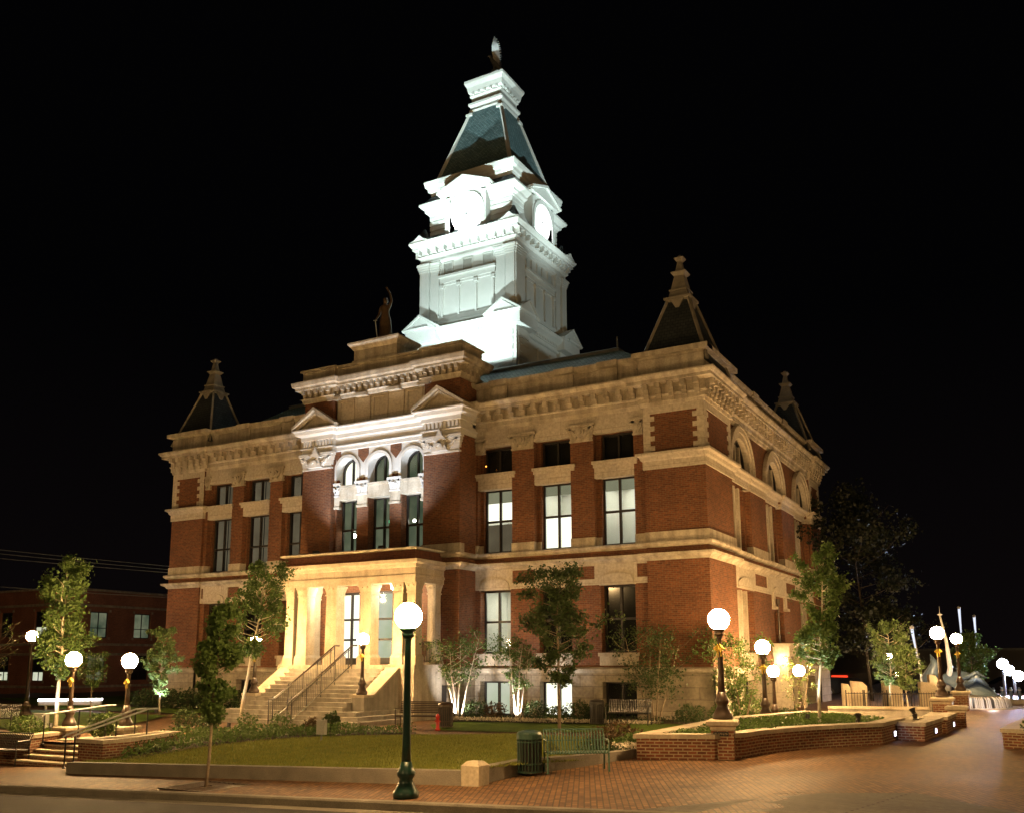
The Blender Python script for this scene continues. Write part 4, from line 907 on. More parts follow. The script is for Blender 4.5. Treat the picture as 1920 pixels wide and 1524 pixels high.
# --- railings of the main staircase
def stair_rail(x, label):
    e = empty('stair_railing', (x, -7.1, .02), label, 'stair railing', 'railings on the main staircase'); L, Hh, sl = 3.75, .9, 2.13 / 3.85
    m = MB(); m.tube([(0, 0, Hh), (0, .3, Hh + .02), (0, L, Hh + L * sl), (0, L + .3, Hh + L * sl)], .032, 8); m.build('top_rail', M['brown_metal'], e)
    m = MB(); m.tube([(0, 0, .12), (0, .3, .16), (0, L, .12 + L * sl)], .018, 6); m.tube([(0, 0, Hh - .1), (0, L, Hh - .1 + L * sl)], .014, 6); m.build('lower_rail', M['black_metal'], e)
    for t in (0, .06, .28, .5, .72, .94, 1.0):
        y = L * t; m = MB(); m.tube([(0, y, max(0, y * sl - .1)), (0, y, y * sl + Hh)], .022, 6); m.build('post', M['black_metal'], e)
    m = MB()
    for k in range(1, 36):
        y = L * k / 36; m.tube([(0, y, y * sl + .12), (0, y, y * sl + Hh - .1)], .009, 4)
    m.build('balusters', M['black_metal'], e)
stair_rail(-15.22, 'left one of two black metal railings up the middle of the main staircase')
stair_rail(-14.28, 'right one of two black metal railings up the middle of the main staircase')
# ================================================================== LAMPS
def point(parent, loc, power, color, r=.2):
    l = bpy.data.lights.new('lamp_light', 'POINT'); l.energy = power; l.color = color; l.shadow_soft_size = r
    o = bpy.data.objects.new('lamp_light', l); col.objects.link(o); o.parent = parent; o.location = loc; return o
def spot(parent, loc, target, power, color, angle=60, blend=.6, r=.08):
    l = bpy.data.lights.new('flood_light', 'SPOT'); l.energy = power; l.color = color; l.shadow_soft_size = r; l.spot_size = R(angle); l.spot_blend = .95
    o = bpy.data.objects.new('flood_light', l); col.objects.link(o); o.parent = parent; o.location = loc
    d = Vector(target) - Vector(loc); o.rotation_euler = d.to_track_quat('-Z', 'Y').to_euler(); return o
def globe_lamp(x, y, z, h, label, metal='brown_metal', gr=.235, ribbon=None, mat='globe', big=1.0, group='globe lamps on short posts'):
    e = empty('globe_lamp', (x, y, z), label, 'street lamp', group)
    b = big
    m = MB(); m.lathe([(.2 * b, 0), (.22 * b, .04), (.22 * b, .1), (.19 * b, .14), (.13 * b, .26), (.11 * b, .32), (.15 * b, .38), (.16 * b, .43), (.12 * b, .5), (.085 * b, .62)], n=16); m.build('base', M[metal], e, True)
    m = MB(); n = 12; zt = h - 2 * gr - .12; prof = [(.08 * b, .6), (.07 * b, .9), (.052 * b, zt - .1), (.06 * b, zt - .08), (.06 * b, zt - .04)]
    m.lathe(prof, n=12); m.build('pole', M[metal], e, True)
    m = MB(); m.lathe([(.055 * b, zt - .05), (.1, zt - .02), (.12, zt + .03), (.1, zt + .06), (.15, zt + .1), (.16, zt + .13), (.1, zt + .14)], n=16); m.build('collar', M[metal], e, True)
    m = MB(); c = zt + .11 + gr * .96; prof = [(gr * math.sin(a * math.pi / 12) + .0001, -gr * math.cos(a * math.pi / 12)) for a in range(1, 12)]
    m.lathe([(.001, -gr)] + prof + [(.001, gr)], (0, 0, c), 18); m.build('globe', M[mat], e, True)
    if ribbon:
        r = empty('ribbon_bow', (x, y, z + zt - .34), 'yellow ribbon bow tied under the globe of ' + ribbon, 'ribbon bow', 'yellow ribbons on the lamp posts'); r.scale = (.62, .62, .62)
        m = MB()
        for s in (-1, 1):
            for k in range(3):
                a0 = .3 + k * .5; cc = (s * (.09 + .03 * k), -.09, .1 - .04 * k)
                m.tube([(0, -.07, 0), (cc[0] * .7, -.12, cc[2] + .08), (cc[0] * 1.25, -.1, cc[2]), (cc[0] * .6, -.1, cc[2] - .07), (0, -.07, 0)], [.02, .04, .045, .035, .02], 5)
        m.build('loop', M['gold'], r)
        m = MB(); m.tube([(0, -.08, 0), (-.06, -.1, -.12), (-.04, -.09, -.3)], [.02, .035, .03], 4); m.tube([(0, -.08, 0), (.06, -.1, -.14), (.07, -.09, -.26)], [.02, .03, .03], 4); m.build('tail', M['gold'], r)
        m = MB(); m.lathe([(.07 * b, -.03), (.085 * b, 0), (.07 * b, .03)], n=10); m.build('knot', M['gold'], r)
    return e
LAMPS = [
 (.8, -20.44, .0, 3.42, 'tall dark green post with glowing globe on the front sidewalk', 'green_metal', .245, None, 'globe', 1.06),
 (4.16, -12.74, .98, 2.55, 'dark post with glowing globe on the brick pier of the curved planter', 'brown_metal', .25, 'the lamp on the curved planter', 'globe', 1.05),
 (2.7, -3.3, .5, 2.5, 'dark post with glowing globe on the low pier by the building corner', 'brown_metal', .24, 'the lamp by the building corner', 'globe', 1.05),
 (2.3, 3.5, .1, 2.05, 'short globe lamp glowing before the lit side entrance', 'brown_metal', .22, None, 'globe', 1),
 (1.85, 1.3, .1, 2.05, 'short globe lamp glowing beside the shrubs, nearer the courthouse corner', 'brown_metal', .22, None, 'globe', 1),
 (7.35, 3.4, .98, 2.55, 'dark post with glowing globe on the tall pier past the three planters', 'brown_metal', .24, 'the lamp past the planters', 'globe', 1.05),
 (7.3, 12.5, .95, 2.55, 'dark post with glowing globe on the pier in front of the sculpture', 'brown_metal', .24, 'the lamp at the sculpture', 'globe', 1.05),
 (3.3, 20.5, .1, 2.6, 'distant globe lamp seen through the uplit plaza tree', 'brown_metal', .22, None, 'globe_far', 1),
 (4.1, 18.0, .1, 1.7, 'small distant globe lamp low beside the uplit plaza tree', 'brown_metal', .18, None, 'globe_far', 1),
 (-12.2, -5.28, 1.08, 2.35, 'dark post with glowing globe on the right cheek wall of the main stairs', 'brown_metal', .23, 'the right stair lamp', 'globe', 1),
 (-17.8, -5.28, 1.08, 2.35, 'dark post with glowing globe on the left cheek wall of the main stairs', 'brown_metal', .23, 'the left stair lamp', 'globe', 1),
 (-16.0, -15.0, .38, 2.3, 'dark post with glowing globe on the left pier above the sidewalk steps', 'brown_metal', .24, 'the left lamp at the sidewalk steps', 'globe', 1),
 (-14.5, -14.1, .38, 2.25, 'dark post with glowing globe behind the round shrub at the sidewalk steps', 'brown_metal', .24, 'the right lamp at the sidewalk steps', 'globe', 1),
 (-28.4, -8.2, .06, 3.7, 'dark post with glowing globe on the far left lawn before the brick office', 'brown_metal', .24, None, 'globe', 1.2)]
for a in LAMPS: globe_lamp(a[0], a[1], Hs(a[0]) if a[1] < -20 else a[2], *a[3:])
# tall street lights across the road, behind and beside the camera
def street_light(x, y, h, dx, dy, power, label, color=WARM):
    e = empty('street_light', (x, y, 0), label, 'street light', 'tall street lights across the road')
    m = MB(); m.lathe([(.16, -.4), (.16, .3), (.1, .4), (.06, h)], n=10); m.build('pole', M['lead'], e, True)
    m = MB(); m.tube([(0, 0, h - .2), (dx * .5, dy * .5, h + .25), (dx, dy, h + .3)], .04); m.build('arm', M['lead'], e)
    m = MB(); m.frustum(dx, dy, .3, .3, h + .24, .16, .16, h + .42); m.build('lamp_head', M['lead'], e)
    point(e, (dx, dy, h + .02), power, color, .12); return e
street_light(-22, -42, 9, 0, 1.6, 2300, 'tall street light across the road to the left of the viewpoint')
street_light(-2, -44, 9, 0, 1.6, 3300, 'tall street light across the road just left of the viewpoint')
street_light(20, -40, 9, -.6, 1.5, 3000, 'tall street light across the road to the right of the viewpoint')
street_light(27, -4, 9, -1.5, 0, 2600, 'tall street light at the far side of the plaza, outside the view')
street_light(24, 26, 9, -1.5, 0, 300, 'tall street light beyond the plaza, behind the fountain side')
# floodlights
def flood(x, y, z, label, lights, group, size=.22, rz=0):
    e = empty('floodlight', (x, y, z), label, 'floodlight', group, rz)
    m = MB(); m.box(-size, size, -size * .5, size * .5, .06, .06 + size * .7); m.build('housing', M['black_metal'], e)
    m = MB(); m.tube([(-size - .02, 0, 0), (-size - .02, 0, size * .5), (size + .02, 0, size * .5), (size + .02, 0, 0)], .015, 4); m.build('bracket', M['black_metal'], e)
    for tgt, pw, colr, ang in lights: spot(e, (0, 0, size + .1), (tgt[0] - x, tgt[1] - y, tgt[2] - z), pw, colr, ang)
    return e
FG = 'roof floodlights aimed at the clock tower'
for x in (-18.3, -11.3): flood(x, -.5, 16.14, 'roof floodlight on the porch bay attic before the tower, ' + ('left' if x < -15 else 'right') + ' one', [((TX, TY - 1.5, 33.5), 17000, COOL, 38), ((TX, TY - 3.0, 23), 800, COOL, 80)], FG, .25)
flood(-13.5, 2.2, 15.3, 'small roof floodlight low behind the attic of the porch bay', [((TX, TY - 2.5, 19.5), 3200, COOL, 130)], FG, .2)
flood(-2.3, 8.6, 14.9, 'roof floodlight east of the clock tower, nearer the street', [((TX + 1.5, TY, 33.5), 11000, COOL, 38), ((TX + 3, TY, 24), 900, COOL, 70)], FG, .25)
flood(TX - .9, TY - 3.2, 25.25, 'small floodlight on the tower cornice under the front clock', [((TX, TY - 3.0, 27.2), 420, COOL, 130)], FG, .1)
flood(TX + 3.2, TY - .9, 25.25, 'small floodlight on the tower cornice under the side clock', [((TX + 3.0, TY, 27.2), 260, COOL, 130)], FG, .1, R(90))
flood(-16.8, -2.9, 6.98, 'porch roof floodlight, left one, aimed at the arched windows', [((-16.2, -1.25, 15), 1900, (.8, .89, 1.0), 100)], 'porch roof floodlights', .14)
flood(-13.2, -2.9, 6.98, 'porch roof floodlight, right one, aimed at the arched windows', [((-13.8, -1.25, 15), 1900, (.8, .89, 1.0), 100)], 'porch roof floodlights', .14)
# lanterns under the porch ceiling
for x in (-16.4, -13.2):
    e = empty('ceiling_lantern', (x, -2.0, 5.4), 'lantern hanging under the porch ceiling, ' + ('left' if x < -15 else 'right') + ' one', 'lantern', 'lanterns under the porch ceiling')
    m = MB(); m.tube([(0, 0, .25), (0, 0, .5)], .012, 4); m.frustum(0, 0, .12, .12, .2, .04, .04, .28); m.build('hanger', M['black_metal'], e)
    m = MB(); m.frustum(0, 0, .07, .07, -.05, .11, .11, .2); m.build('glass', M['ceil_light'], e); point(e, (0, 0, -.2), 260, (1, .8, .52), .1)
# ================================================================== STATUES
def skinned(name, mat, verts, edges, radii, parent=None, loc=(0, 0, 0), root=0, rz=0, levels=2):
    me = bpy.data.meshes.new(name); me.from_pydata(verts, edges, []); me.materials.append(mat)
    o = bpy.data.objects.new(name, me); col.objects.link(o); o.location = loc; o.rotation_euler[2] = rz
    if parent: o.parent = parent
    sk = o.modifiers.new('skin', 'SKIN'); sk.use_smooth_shade = True
    if not me.skin_vertices: me.attributes
    bm = bmesh.new(); bm.from_mesh(me)
    lay = bm.verts.layers.skin.verify(); bm.verts.ensure_lookup_table()
    for k, v in enumerate(bm.verts):
        r = radii[k]; v[lay].radius = r if isinstance(r, tuple) else (r, r); v[lay].use_root = (k == root)
    bm.to_mesh(me); bm.free()
    ss = o.modifiers.new('subsurf', 'SUBSURF'); ss.levels = levels; ss.render_levels = levels
    return o
def statue():
    e = empty('statue', (-15.25, -.3, 17.08), 'dark bronze robed woman with one arm raised, standing on the plinth above the porch bay', 'statue')
    # continuous figure: pelvis root, torso, neck, head, raised arm, lowered arm, legs under the robe
    V = [(0, 0, 1.25), (0, 0, 1.55), (0, 0, 1.85), (0, -.02, 2.02), (0, -.03, 2.14), (0, -.04, 2.32),            # 0-5 pelvis..head top
         (.22, 0, 1.86), (.33, .0, 2.15), (.26, -.05, 2.5), (.14, -.08, 2.72),                                    # 6-9 raised arm
         (-.23, 0, 1.84), (-.3, -.04, 1.5), (-.34, -.2, 1.28), (-.36, -.26, 1.18),                                 # 10-13 lowered arm
         (-.12, 0, 1.1), (-.13, -.03, .6), (-.13, 0, .1), (.12, 0, 1.1), (.12, -.02, .6), (.12, 0, .1)]
    E_ = [(0, 1), (1, 2), (2, 3), (3, 4), (4, 5), (2, 6), (6, 7), (7, 8), (8, 9), (2, 10), (10, 11), (11, 12), (12, 13), (0, 14), (14, 15), (15, 16), (0, 17), (17, 18), (18, 19)]
    rad = [(.2, .16), (.155, .12), (.19, .13), .06, .105, .09, .085, .062, .048, .036, .085, .062, .045, .035, .13, .09, .06, .13, .09, .06]
    skinned('body', M['bronze'], V, E_, rad, e)
    n = 28; m = MB(); rings = []
    prof = [(.34, .24, 0), (.35, .25, .08), (.31, .22, .5), (.29, .2, .9), (.27, .2, 1.2), (.2, .155, 1.5), (.185, .15, 1.62), (.24, .17, 1.8), (.2, .14, 1.93), (.09, .08, 2.0)]
    for a, b, z in prof:
        amp = .1 * max(0, 1 - z / 1.7)
        rings.append([m.p((a * (1 + amp * math.sin(9 * t))) * math.cos(t) + .03 * math.sin(z * 2), (b * (1 + amp * math.sin(9 * t + .6))) * math.sin(t), z) for t in [2 * math.pi * k / n for k in range(n)]])
    for a, b in zip(rings, rings[1:]): m.f += [[a[k], a[(k + 1) % n], b[(k + 1) % n], b[k]] for k in range(n)]
    m.f += [rings[0][::-1], rings[-1]]; m.build('robe', M['bronze'], e, True)
    m = MB(); m.lathe([(.02, .12), (.1, .09), (.125, 0), (.12, -.1), (.08, -.16)], (0, .0, 2.22), 12); m.lathe([(.02, -.07), (.06, 0), (.02, .07)], (0, .12, 2.2), 8); m.build('hair', M['bronze'], e, True)
    m = MB(); m.frustum(0, -.145, .014, .02, 2.18, .008, .008, 2.24); m.box(-.03, .03, -.14, -.125, 2.12, 2.13); m.box(-.05, -.02, -.14, -.12, 2.235, 2.25); m.box(.02, .05, -.14, -.12, 2.235, 2.25); m.build('face', M['bronze'], e)
    m = MB()
    for k in range(4): x = .12 - .02 * k; m.tube([(.14, -.08, 2.7), (x + .01, -.1, 2.78), (x - .01, -.11, 2.84 - .01 * k)], [.014, .012, .008], 5)
    m.tube([(.15, -.08, 2.7), (.17, -.12, 2.75), (.16, -.14, 2.79)], [.014, .012, .009], 5)
    for k in range(4): m.tube([(-.36, -.26, 1.18), (-.38 + .015 * k, -.29, 1.12), (-.37 + .012 * k, -.27, 1.07)], [.014, .012, .009], 5)
    m.tube([(-.35, -.26, 1.18), (-.33, -.3, 1.15), (-.335, -.31, 1.11)], [.014, .012, .009], 5)
    m.build('fingers', M['bronze'], e)
    m = MB(); m.tube([(-.37, -.29, 1.12), (-.26, -.34, .55), (-.17, -.36, .05)], [.02, .03, .012], 6); m.box(-.46, -.28, -.31, -.27, 1.13, 1.16); m.build('sword', M['silver'], e)
    return e
statue().rotation_euler[2] = R(10)
for x, y, z, rz, lb in ((-15.48, -.4, 18.93, 20, 'pale bird perched on the near shoulder of the rooftop statue'),): pass
def eagle():
    e = empty('eagle', (TX, TY, 36.75), 'large metal eagle with raised wings on the very top of the clock tower', 'eagle statue', rz=R(-62))
    V = [(0, .55, .15), (0, .25, .5), (0, -.05, .85), (0, -.3, 1.15), (0, -.38, 1.38), (0, -.55, 1.36), (0, -.66, 1.28), (0, .95, -.15), (-.15, .0, .35), (-.15, -.08, .05), (.15, .0, .35), (.15, -.08, .05)]
    E_ = [(0, 1), (1, 2), (2, 3), (3, 4), (4, 5), (5, 6), (0, 7), (1, 8), (8, 9), (1, 10), (10, 11)]
    skinned('body', M['lead'], V, E_, [.17, .28, .29, .18, .13, .06, .02, (.22, .04), .1, .05, .1, .05], e)
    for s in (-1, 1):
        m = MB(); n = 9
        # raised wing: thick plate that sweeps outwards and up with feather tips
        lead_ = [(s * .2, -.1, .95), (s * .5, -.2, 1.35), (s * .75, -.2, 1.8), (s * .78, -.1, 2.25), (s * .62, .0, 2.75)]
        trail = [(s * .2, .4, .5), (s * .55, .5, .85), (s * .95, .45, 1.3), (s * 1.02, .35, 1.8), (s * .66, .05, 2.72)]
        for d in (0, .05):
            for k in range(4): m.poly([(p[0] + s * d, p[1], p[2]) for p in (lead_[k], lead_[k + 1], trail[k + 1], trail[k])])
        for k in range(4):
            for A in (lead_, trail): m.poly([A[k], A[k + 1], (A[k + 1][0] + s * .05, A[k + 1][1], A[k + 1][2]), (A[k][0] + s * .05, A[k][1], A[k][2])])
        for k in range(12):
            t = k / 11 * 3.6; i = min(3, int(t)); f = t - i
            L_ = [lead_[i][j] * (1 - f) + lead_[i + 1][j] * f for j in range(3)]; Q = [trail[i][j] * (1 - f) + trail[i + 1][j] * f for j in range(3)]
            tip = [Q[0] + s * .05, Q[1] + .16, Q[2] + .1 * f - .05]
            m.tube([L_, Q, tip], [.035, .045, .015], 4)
        m.build('wing', M['silver' if s > 0 else 'lead'], e)  # one wing paler: the floodlight on it is put into the metal colour
    m = MB(); m.frustum(0, 0, .26, .26, -.12, .2, .2, .06); m.build('rock_base', M['lead'], e); e.scale = (.66, .66, .72)
    return e
eagle()
# ================================================================== TREES
import numpy as np
def leaves(mname, pts, size, rng, mat, parent, name='crown', label=None):
    """many small bent leaf faces, one mesh"""
    n = len(pts); P = np.array(pts)
    a = rng.normal(size=(n, 3)); a /= np.linalg.norm(a, axis=1)[:, None]; b = rng.normal(size=(n, 3)); b -= (a * b).sum(1)[:, None] * a; b /= np.linalg.norm(b, axis=1)[:, None]
    c = np.cross(a, b); s = size * (.45 + 1.1 * rng.random(n) ** 1.5)[:, None]; w = .38
    v = np.stack([P - a * s * .5, P + b * s * w - c * s * .08, P + a * s * .5, P - b * s * w - c * s * .08], 1).reshape(-1, 3)
    me = bpy.data.meshes.new(name); me.vertices.add(4 * n); me.vertices.foreach_set('co', v.ravel())
    me.loops.add(4 * n); me.loops.foreach_set('vertex_index', np.arange(4 * n)); me.polygons.add(n)
    me.polygons.foreach_set('loop_start', np.arange(n) * 4); me.polygons.foreach_set('loop_total', np.full(n, 4)); me.update(); me.validate()
    me.materials.append(mat); o = bpy.data.objects.new(name, me); col.objects.link(o)
    if parent: o.parent = parent
    return o
def tree(x, y, z, h, z0, rx, label, seed, n=5000, leaf='leaf', size=.11, tr=.05, bark='bark', stems=1, spread=.35, cat='tree', shape='oval', twigs=46, group=None, lean=(0, 0), off=(0, 0), gap=.5, bare=False, name='tree'):
    n = int(n * 1.9); size *= .76
    rng = np.random.default_rng(seed); rd = random.Random(seed)
    e = empty(name, (x, y, z), label, cat, group)
    m = MB(); tips = []
    def prof(t):
        if shape == 'oval': return math.sin(math.pi * min(1, (t * .93 + .06))) ** .7
        if shape == 'cone': return (1 - t) ** .8 * .95 + .1 if t > .12 else .5 + t * 3.5
        return .45 + .55 * math.sin(math.pi * (t * .8 + .15))
    lump = [rd.uniform(.5, 1.3) for _ in range(9)]
    for s_ in range(stems):
        an = 2 * math.pi * s_ / max(1, stems) + rd.random(); sp = spread if stems > 1 else 0
        dx, dy = math.cos(an) * sp, math.sin(an) * sp; top = h * (rd.uniform(.78, .95) if stems > 1 else .96)
        pts = [(dx * .12, dy * .12, -.15)]
        for k in range(1, 7):
            t = k / 6; pts.append((dx * (.12 + t) + lean[0] * t + off[0] * t + rd.uniform(-.03, .03), dy * (.12 + t) + lean[1] * t + off[1] * t + rd.uniform(-.03, .03), top * t))
        m.tube(pts, [tr * (1 - .82 * k / 6) for k in range(7)], 7)
        nb = twigs // stems
        for k in range(nb):
            zt = z0 + (top - z0) * (.02 + .95 * ((k + rd.random()) / nb)); t = (zt) / top; i = min(5, int(t * 6)); f = t * 6 - i
            base = [pts[i][j] * (1 - f) + pts[i + 1][j] * f for j in range(3)]
            if rd.random() < .12: continue
            az = k * 2.4 + rd.uniform(-.4, .4); tt = (zt - z0) / (h - z0); L = rx * prof(min(1, tt)) * (1 + .3 * math.sin(tt * 11 + seed)) * lump[int((az % (2 * math.pi)) / (2 * math.pi) * 9) % 9] * rd.uniform(.65, 1.1) / (1.0 if stems == 1 else 1.25)
            rise = L * rd.uniform(.3, .75) if tt < .8 else L * 1.1
            p1 = (base[0] + math.cos(az) * L * .5, base[1] + math.sin(az) * L * .5, base[2] + rise * .35); p2 = (base[0] + math.cos(az + .15) * L, base[1] + math.sin(az + .15) * L, min(h, base[2] + rise))
            m.tube([base, p1, p2], [tr * .32 * (1.1 - t * .6), tr * .2, tr * .07], 4)
            for q in range(3 if not bare else 5):
                u = rd.uniform(.35, 1); w = [p1[j] * (1 - u) + p2[j] * u for j in range(3)]; l2 = L * rd.uniform(.2, .42)
                tip = (w[0] + rd.uniform(-1, 1) * l2, w[1] + rd.uniform(-1, 1) * l2, w[2] + rd.uniform(-.3, .9) * l2)
                m.tube([w, tip], [tr * .1, tr * .05], 3); tips.append((w, tip))
            tips.append((p1, p2))
    m.build('trunk', M[bark], e, True)
    if n:
        per = max(1, n // len(tips)); pts = []
        for A, B in tips:
            A = np.array(A); B = np.array(B); c = rng.random(per)[:, None] * 1.05
            g = rng.normal(scale=rx * (.07 + .03 * gap) * (.6 + .8 * rng.random()), size=(per, 3)); pts.append(A * (1 - c) + B * c + g)
        P = np.concatenate(pts); P = P[P[:, 2] > z0 * .72]
        leaves('crown', P, size, rng, M[leaf], e)
    return e
TREES = 'small street and lawn trees'
tree(-4.55, -20.02, Hs(-4.55), 3.72, 1.2, .6, 'slender young tree in an iron grate on the front sidewalk', 3, 4030, 'leaf', .12, .04, group=TREES, shape='oval', off=(.05, .15))
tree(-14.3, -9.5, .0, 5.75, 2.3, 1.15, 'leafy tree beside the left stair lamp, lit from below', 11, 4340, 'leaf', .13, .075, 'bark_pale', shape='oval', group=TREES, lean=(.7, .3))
tree(-2.93, -6.97, .03, 5.2, 1.5, 1.1, 'round headed tree on the lawn right behind the litter bin and green bench', 5, 5890, 'leaf_dark', .12, .06, group=TREES, shape='oval')
tree(4.85, -5.6, .52, 5.1, 1.45, .9, 'tall narrow tree with white lit trunk in the curved planter', 7, 5580, 'leaf', .12, .055, 'bark_pale', group=TREES, shape='cone2', lean=(.3, .35), gap=.3)
tree(2.2, 21.5, .0, 11.6, 2.0, 3.3, 'large dark tree behind the far corner of the courthouse', 21, 6820, 'leaf_unlit', .24, .1, 'bark_unlit', group='big dark trees behind the plaza', lean=(-.6, 0))
tree(3.2, 23.5, .0, 5.0, 1.0, 1.9, 'lower dark tree left of the uplit plaza tree', 23, 3100, 'leaf_unlit', .2, .1, group='big dark trees behind the plaza')
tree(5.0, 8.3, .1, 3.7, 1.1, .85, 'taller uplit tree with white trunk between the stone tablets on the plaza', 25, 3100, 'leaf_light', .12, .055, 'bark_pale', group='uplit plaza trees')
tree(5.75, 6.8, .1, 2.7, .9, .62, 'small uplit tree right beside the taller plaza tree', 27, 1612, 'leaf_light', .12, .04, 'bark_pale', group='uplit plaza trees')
tree(6.9, 27.0, .0, 3.7, 1.0, 1.1, 'dim tree behind the sculpture and its lamp', 29, 2790, 'leaf', .18, .07, group='uplit plaza trees')
tree(-19.05, -13.3, .06, 5.7, 1.7, 1.2, 'broad tree with bright white trunk on the left lawn', 31, 5580, 'leaf', .14, .08, 'bark_pale', group=TREES, shape='oval')
tree(-26.2, -11.4, .06, 3.9, 1.4, 1.3, 'thin nearly bare tree at the left edge of the lawn', 33, 310, 'leaf', .1, .045, 'bark', group=TREES, twigs=60, bare=True)
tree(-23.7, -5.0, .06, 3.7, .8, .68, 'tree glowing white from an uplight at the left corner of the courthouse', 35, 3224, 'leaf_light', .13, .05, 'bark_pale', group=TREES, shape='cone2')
tree(-24.9, -7.6, .06, 2.6, 1.2, .7, 'little tree behind the left step lamps', 37, 930, 'leaf', .12, .035, 'bark', group=TREES)
MS = 'multi stemmed trees along the courthouse'
tree(-10.0, -1.9, .05, 3.5, 1.3, 1.35, 'uplit multi stemmed tree with white stems nearest the porch', 41, 1612, 'leaf', .11, .045, 'bark_pale', stems=4, spread=.75, group=MS, twigs=44, gap=.9)
tree(-7.4, -1.7, .05, 3.5, 1.2, 1.0, 'uplit multi stemmed tree with white stems below the middle window', 43, 1488, 'leaf', .11, .05, 'bark_pale', stems=5, spread=.5, group=MS, twigs=45, gap=.9)
tree(-1.75, -1.6, .05, 3.6, .9, 1.55, 'unlit feathery multi stemmed tree before the corner of the courthouse', 45, 2604, 'leaf_dark', .1, .04, 'bark', stems=4, spread=.9, group=MS, twigs=60, gap=.9)
tree(1.2, -.9, .05, 3.7, .6, 1.1, 'feathery tree right round the corner beside the second lamp', 47, 2976, 'leaf', .1, .04, 'bark', stems=4, spread=.8, group=MS, twigs=60, gap=.9)
tree(2.5, 2.6, .05, 2.8, .5, .8, 'small thin tree before the lit side entrance', 49, 300, 'leaf', .1, .03, 'bark', stems=2, spread=.5, group=MS, twigs=30, gap=.9)
g_ = empty('tree_grate', (-4.55, -20.02, Hs(-4.55)), 'square iron grate round the young tree on the sidewalk', 'tree grate')
m = MB()
for k in range(9):
    a = -.55 + k * .1375
    if abs(a) < .1: m.box(a - .02, a + .02, -.6, -.15, .005, .02); m.box(a - .02, a + .02, .15, .6, .005, .02)
    else: m.box(a - .03, a + .03, -.6, .6, .005, .02)
m.build('bars', M['brown_metal'], g_)
m = MB(); m.mould([(-.6, -.6), (.6, -.6), (.6, .6), (-.6, .6)], [(0, 0), (0, .025), (.06, .025), (.06, 0)]); m.build('rim', M['brown_metal'], g_)
# uplights (small cans on the ground)
def uplight(x, y, z, tgt, power, label, color=(.98, 1, .88), angle=70):
    e = empty('uplight', (x, y, z), label, 'uplight', 'ground uplights')
    d = (Vector(tgt) - Vector((x, y, z))).normalized(); p = Vector((0, 0, .1))
    m = MB(); m.tube([p, p + d * .16], .07, 10); m.tube([(0, 0, -.05), (0, 0, .1)], .015, 5); m.build('can', M['black_metal'], e)
    q = p + d * .2; spot(e, q, Vector(tgt) - Vector((x, y, z)), power, color, angle, .5, .05); return e
uplight(4.6, -6.05, .52, (4.85, -5.6, 2.6), 420, 'uplight beneath the narrow tree in the curved planter', (1, 1, .85))
uplight(4.55, 7.3, .1, (4.95, 8.3, 2.2), 380, 'uplight beneath the taller plaza tree')
uplight(5.6, 6.2, .1, (5.75, 6.8, 1.6), 160, 'uplight beneath the small plaza tree')
uplight(-18.7, -13.75, .06, (-19.0, -13.3, 1.9), 260, 'uplight at the white trunk on the left lawn', (1, .95, 1))
uplight(-23.3, -5.5, .06, (-23.65, -5.0, 2.0), 900, 'uplight beneath the glowing tree at the left corner', (.9, 1, .95))
uplight(-9.9, -2.4, .06, (-10.0, -1.3, 1.4), 520, 'uplight before the multi stemmed tree nearest the porch', (1, .9, .82), 125)
uplight(-7.3, -2.2, .06, (-7.4, -1.2, 1.4), 620, 'uplight before the multi stemmed tree below the middle window', (1, .9, .82), 125)
uplight(-14.2, -10.1, .0, (-13.8, -9.7, 2.6), 160, 'uplight beneath the tree by the left stair lamp', (.9, 1, .85))
uplight(-10.1, -3.0, .03, (-10.45, -1.0, 3.6), 160, 'uplight aimed at the side of the porch bay', (1, .62, .5), 60)
uplight(7.1, 13.6, .1, (7.2, 16.2, 1.6), 110, 'uplight before the sculpture', (.8, .9, 1.0), 100)
def ground_spot(x, y, z, label, rz):
    e = empty('spotlight', (x, y, z), label, 'spotlight', 'dark spotlights on the planter ledges', rz)
    m = MB(); m.tube([(0, 0, .0), (0, .02, .14), (.02, .1, .3)], [.05, .08, .1], 10); m.build('barrel', M['black_metal'], e)
    m = MB(); m.lathe([(.09, 0), (.09, .03), (.03, .05)], n=10); m.build('foot', M['black_metal'], e); return e
ground_spot(6.1, -6.6, .53, 'dark spotlight in the ground cover near the end of the curved planter', .4)
ground_spot(7.3, -4.3, .6, 'dark spotlight on the second planter block', 1.2)
# ================================================================== SHRUBS
def shrub(x, y, z, r, h, label, seed, n=900, leaf='leaf_dark', size=.07, group='shrubs in the beds', name='shrub'):
    rng = np.random.default_rng(seed); e = empty(name, (x, y, z), label, 'shrub', group)
    d = rng.normal(size=(n, 3)); d /= np.linalg.norm(d, axis=1)[:, None]; rr = (.55 + .5 * rng.random(n) ** .5)[:, None]
    rr *= (1 + .16 * np.sin(d[:, :1] * 7 + seed) + .12 * np.sin(d[:, 1:2] * 9 + d[:, 2:] * 6)); P = d * rr * np.array([r, r, h / 2]) + np.array([0, 0, h / 2]); P = P[P[:, 2] > .02]
    leaves('foliage', P, size, rng, M[leaf], e, 'foliage')
    m = MB(); rd = random.Random(seed)
    for k in range(5): a = rd.random() * 6.28; m.tube([(0, 0, -.05), (math.cos(a) * r * .3, math.sin(a) * r * .3, h * .45), (math.cos(a) * r * .6, math.sin(a) * r * .6, h * .8)], [.02, .015, .006], 4)
    m.build('stem', M['bark'], e)
